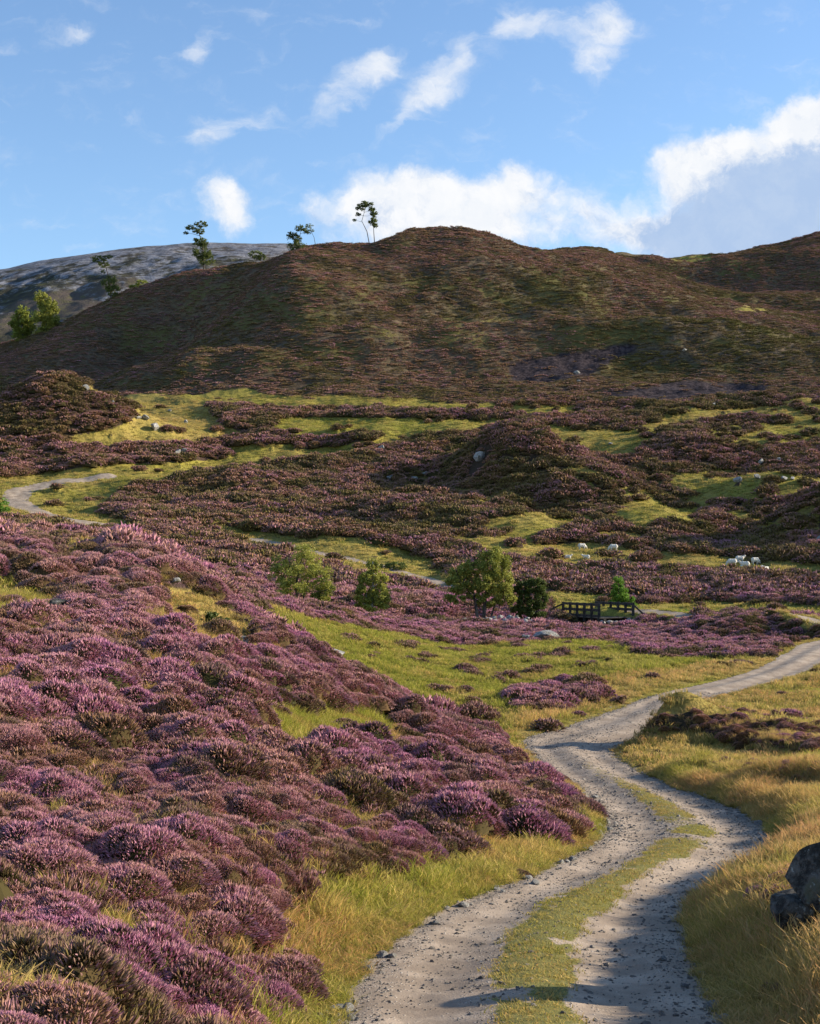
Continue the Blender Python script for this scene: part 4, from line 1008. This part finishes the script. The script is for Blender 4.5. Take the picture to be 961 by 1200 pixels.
# skyline
g = None
T_('pine_tree', 'tall wind bent pine on the hill shoulder, thin tuft over a dense lower crown', 239, 313, 0, 0, [([(0,0,0),(-1,0,20),(-5,0,38),(-8,0,50)], .22, .06)],
   [(-2,0,18,12,13),(3,0,10,10,8),(-6,0,30,8,6),(-6,0,42,8,4),(-16,0,46,7,3.5),(-3,0,50,9,3.5),(-21,0,40,4,2)], 5000, .22, L_PINE, B_DARK, D=crest(239), cat='pine tree', seed=31)
T_('pine_tree', 'pine on the left slope of the hill, round lower crown and a flat leaning top', 130, 354, 0, 0, [([(0,0,0),(-1,0,20),(-6,0,42),(-10,0,54)], .2, .05)],
   [(-1,0,22,10,11),(2,0,14,9,8),(-8,0,44,7,4),(-14,0,50,9,4.5),(-3,0,53,6,2.5),(-9,0,36,3,3)], 4200, .2, L_PINE, B_DARK, D=crest(130), cat='pine tree', seed=32)
T_('birch_tree', 'green leafy tree low on the left slope, taller of the pair at the left edge', 54, 396, 0, 0, [([(0,0,0),(0,0,30),(-2,0,50)], .2, .07)],
   [(-6,0,44,10,11),(4,0,36,12,12),(-4,0,22,15,13),(8,0,18,11,11),(0,0,8,14,7)], 11000, .25, L_BIRCH, B_DARK, D=crest(54), seed=33, hollow=.1)
T_('birch_tree', 'yellow green rounded tree at the left edge beside the taller leafy one', 26, 402, 0, 0, [([(0,0,0),(0,0,38)], .16, .06)],
   [(0,0,34,9,10),(-6,0,22,11,11),(7,0,22,11,12),(0,0,10,13,8)], 9000, .25, L_YEL, B_DARK, D=crest(26), seed=34, hollow=.1)
T_('birch_tree', 'spreading tree on the ridge left of the summit, dense low on its left side', 350, 298, 0, 0, [([(0,0,0),(0,0,14),(3,0,30)], .16, .05)],
   [(-5,0,10,9,9),(4,0,7,9,6),(-8,0,22,7,6),(3,0,30,8,4),(10,0,26,5,3),(-1,0,18,5,5)], 4200, .18, L_PINE, B_DARK, D=crest(350), seed=35, hollow=.1)
T_('birch_tree', 'slender almost bare tree just right of the spreading ridge tree', 370, 294, 0, 0, [([(0,0,0),(-2,0,16),(-8,0,29)], .09, .03)], [(-8,0,29,6,2.6),(-13,0,24,3,1.8),(-4,0,24,3.5,2)], 420, .15, L_DARK, B_DARK, D=crest(370), seed=36, hollow=.1)
T_('pine_tree', 'thin leaning pine beside the summit with a flat wide top', 433, 287, 0, 0, [([(0,0,0),(-3,0,16),(-9,0,28),(-5,0,42)], .13, .05)],
   [(-10,0,44,7,4),(-3,0,48,8,4),(-13,0,36,4,2.5),(3,0,42,5,4),(-18,0,29,3,1.5),(4,0,36,4,3)], 2300, .18, L_PINE, B_DARK, D=crest(433), cat='pine tree', seed=37, hollow=.1)
T_('pine_tree', 'straight slim pine right of the leaning one beside the summit', 439, 285, 0, 0, [([(0,0,0),(-1,0,14),(-2,0,34)], .13, .05)],
   [(-2,0,26,6,5),(-1,0,34,5,4),(1,0,21,4,3)], 1500, .18, L_PINE, B_DARK, D=crest(439), cat='pine tree', seed=38, hollow=.1)
T_('shrub', 'low round bush on the ridge between the bent pine and the spreading tree', 300, 304, 0, 0, [([(0,0,0),(0,0,6)], .1, .04)], [(0,0,5,9,6),(7,0,3,6,4)], 1000, .2, L_DARK, B_DARK, D=crest(300), cat='shrub', seed=39)
T_('shrub', 'pale green bush leaning out of the left slope below the leaning topped pine', 162, 343, 0, 0, [([(0,0,0),(0,0,9)], .1, .04)], [(-4,0,6,8,5),(5,0,11,8,5)], 1200, .2, L_YEL, B_DARK, D=crest(162), cat='shrub', seed=40)

# ------------------------------------------------------------------ footbridge
def mat_wood():
    m, n = new_mat('weathered_timber'); co = n.node('ShaderNodeTexCoord').outputs['Object']
    s = n.noise(co, 5, 5, .7); finish(n, n.mix(n.ramp(s, .4, .6), (0.030, 0.026, 0.023), (0.075, 0.064, 0.055)), .8, s, .01, .5); return m
M_WOOD = mat_wood()
def beam(parts, a, b, w, h):
    a = Vector(a); b = Vector(b); d = (b-a); l = d.length; d.normalize(); s = d.cross(Vector((0, 0, 1)))
    s = s.normalized() if s.length > 1e-4 else Vector((1, 0, 0)); u = s.cross(d)
    vs = [a+s*(w/2*i)+u*(h/2*j)+d*(l*k) for k in (0, 1) for i, j in ((-1,-1),(1,-1),(1,1),(-1,1))]
    parts.append((np.array([v[:] for v in vs]), np.array([(3,2,1,0),(4,5,6,7),(0,1,5,4),(1,2,6,5),(2,3,7,6),(3,0,4,7)])))
def bridge():
    k = 111/F; n0 = np.array([(702-CX)/F*110, 110.0]); n1_ = np.array([(660-CX)/F*114.5, 114.5])
    per = np.array([(742-CX)/F*111.5, 111.5])-n0
    zt = EYE-(724-HY)/F*110; zf = EYE-(721.5-HY)/F*114.5
    e = empty('footbridge', (float(n0[0]), float(n0[1]), zt)); tag(e, 'dark timber footbridge with post and rail sides over the stream', 'bridge')
    O = Vector((n0[0], n0[1], zt))
    A = lambda s, t, z=0.0: Vector((n0[0]+(n1_-n0)[0]*s+per[0]*t, n0[1]+(n1_-n0)[1]*s+per[1]*t, zt+(zf-zt)*s+z))-O
    def mk(nm, parts, par=e): v, f = join_geo(parts); return link(nm, mesh_np(nm, v, f, M_WOOD, False), par)
    p = []
    for q in range(30): s = q/29*1.04-.02; beam(p, A(s, -.03, -.03), A(s, 1.03, -.03), .17, .05)
    mk('deck', p)
    for t in (.12, .88): p = []; beam(p, A(-.05, t, -.2), A(1.05, t, -.2), .22, .28); mk('beam', p)
    for t in (0, 1):
        r = []
        for z in (.98, .56, .12): beam(r, A(-.02, t, z), A(1.02, t, z), .09, .2)
        mk('rail', r)
        for q in range(6): p = []; beam(p, A(q/5, t, -.35), A(q/5, t, 1.1), .2, .2); mk('post', p)
    # splayed wing rails
    p = []; a = A(1.0, 0, .95); beam(p, a, a+Vector((-2.1, .3, -1.0)), .07, .13); beam(p, A(1, 0, .5), A(1, 0, .5)+Vector((-1.9, .3, -.85)), .07, .12); mk('wing_rail', p)
    p = []; b_ = a+Vector((-1.9, .5, 0)); beam(p, b_+Vector((0, 0, -1.9)), b_+Vector((0, 0, -.85)), .13, .13); mk('post', p)
    p = []; a = A(0, 1, .95); beam(p, a, a+Vector((.75, -.5, -.75)), .07, .13); mk('wing_rail', p)
    p = []; b_ = a+Vector((.75, -.5, 0)); beam(p, b_+Vector((0, 0, -1.4)), b_+Vector((0, 0, -.6)), .13, .13); mk('post', p)
    for s, w_ in ((-.08, 0), (1.08, 0)):
        st = []
        for t in np.linspace(0, 1, 6):
            for z in (-.35, -.7, -1.05): v, f = stone_geo(int(700+t*50+z*100+s*10), 1, .75, 7); c = A(s, t, z); st.append((v*.33+np.array(c[:]), f))
        v, f = join_geo(st); link('abutment', mesh_np('abutment', v, f, M_ROCK, False), e)
bridge()

# ------------------------------------------------------------------ sheep
def mat_wool():
    m, n = new_mat('fleece'); co = n.node('ShaderNodeTexCoord').outputs['Object']
    s = n.noise(co, 16, 4, .7); finish(n, n.mix(n.ramp(s, .3, .7), (0.55, 0.50, 0.42), (0.76, 0.72, 0.64)), .95, n.vor(co, 22), .02, .8, spec=.05); return m
M_WOOL = mat_wool()
def sheep_mesh(pose):
    bm = bmesh.new()
    def ell(c, r, rot=0.0):
        mt = Matrix.Translation(c) @ Matrix.Rotation(rot, 4, 'Y') @ Matrix.Diagonal((*r, 1)); bmesh.ops.create_icosphere(bm, subdivisions=3, radius=1, matrix=mt)
    hz = .62 if pose != 'lying' else .32
    ell((0, 0, hz), (.46, .24, .27)); ell((.24, 0, hz+.02), (.27, .23, .27)); ell((-.26, 0, hz+.02), (.27, .24, .27)); ell((-.5, 0, hz-.05), (.07, .06, .14))
    if pose == 'grazing': ell((.50, 0, hz-.1), (.22, .12, .15), .75); ell((.64, 0, hz-.33), (.15, .08, .10), 1.15); hd = (.60, hz-.25)
    else: ell((.48, 0, hz+.14), (.20, .12, .15), -.75); ell((.64, 0, hz+.28), (.15, .085, .10), .35); hd = (.56, hz+.34)
    for s in (-1, 1): ell((hd[0], s*.12, hd[1]), (.035, .09, .03))
    if pose != 'lying':
        for x in (.28, -.32):
            for s in (-1, 1):
                bend = .03 if x < 0 else 0
                ell((x, s*.13, hz-.2), (.09, .075, .17)); ell((x-bend, s*.13, hz-.38), (.042, .042, .16)); ell((x, s*.13, .10), (.036, .036, .13)); ell((x+.02, s*.13, .03), (.05, .04, .035))
    else:
        for s in (-1, 1): ell((.38, s*.15, .08), (.17, .05, .06)); ell((-.32, s*.2, .1), (.2, .07, .09))
    me = bpy.data.meshes.new('tmp'); bm.to_mesh(me); bm.free(); o = bpy.data.objects.new('tmp', me); sc.collection.objects.link(o)
    rm = o.modifiers.new('r', 'REMESH'); rm.mode = 'VOXEL'; rm.voxel_size = .028; rm.use_smooth_shade = True
    dg = bpy.context.evaluated_depsgraph_get(); out = bpy.data.meshes.new_from_object(o.evaluated_get(dg)); bpy.data.objects.remove(o); bpy.data.meshes.remove(me)
    out.name = 'sheep'; out.materials.clear(); out.materials.append(M_WOOL); return out
SM = {p: sheep_mesh(p) for p in ('grazing', 'standing', 'lying')}
for px, py, pose, ang, s, lb in [(858,664,'grazing',180,1.0,'white sheep at the left of the group of four in the grass strip'),(867,660,'standing',10,.95,'white sheep standing second in the group of four'),
    (873,664,'lying',170,1.0,'white sheep resting third in the group of four'),(885,662,'grazing',20,.95,'white sheep at the right of the group of four'),
    (897,676,'standing',230,1.25,'larger white sheep in heather just below the group of four'),(682,645,'grazing',15,.95,'white sheep on the upper grass left of centre, before the mound'),
    (719,646,'grazing',185,.95,'white sheep grazing alone on the upper grass between the pair and the group'),(665,655,'lying',0,.8,'small sheep lying in the grass, left of the lower pair'),(687,655,'lying',160,.8,'small sheep lying in the grass, right of the lower pair')]:
    o = link('sheep', SM[pose]); p = ground_at(px, py, 120, 185); o.location = p; o.rotation_euler = (0, 0, math.radians(ang)); o.scale = (s*.92,)*3
    tag(o, lb, 'sheep', 'sheep grazing on the moor')
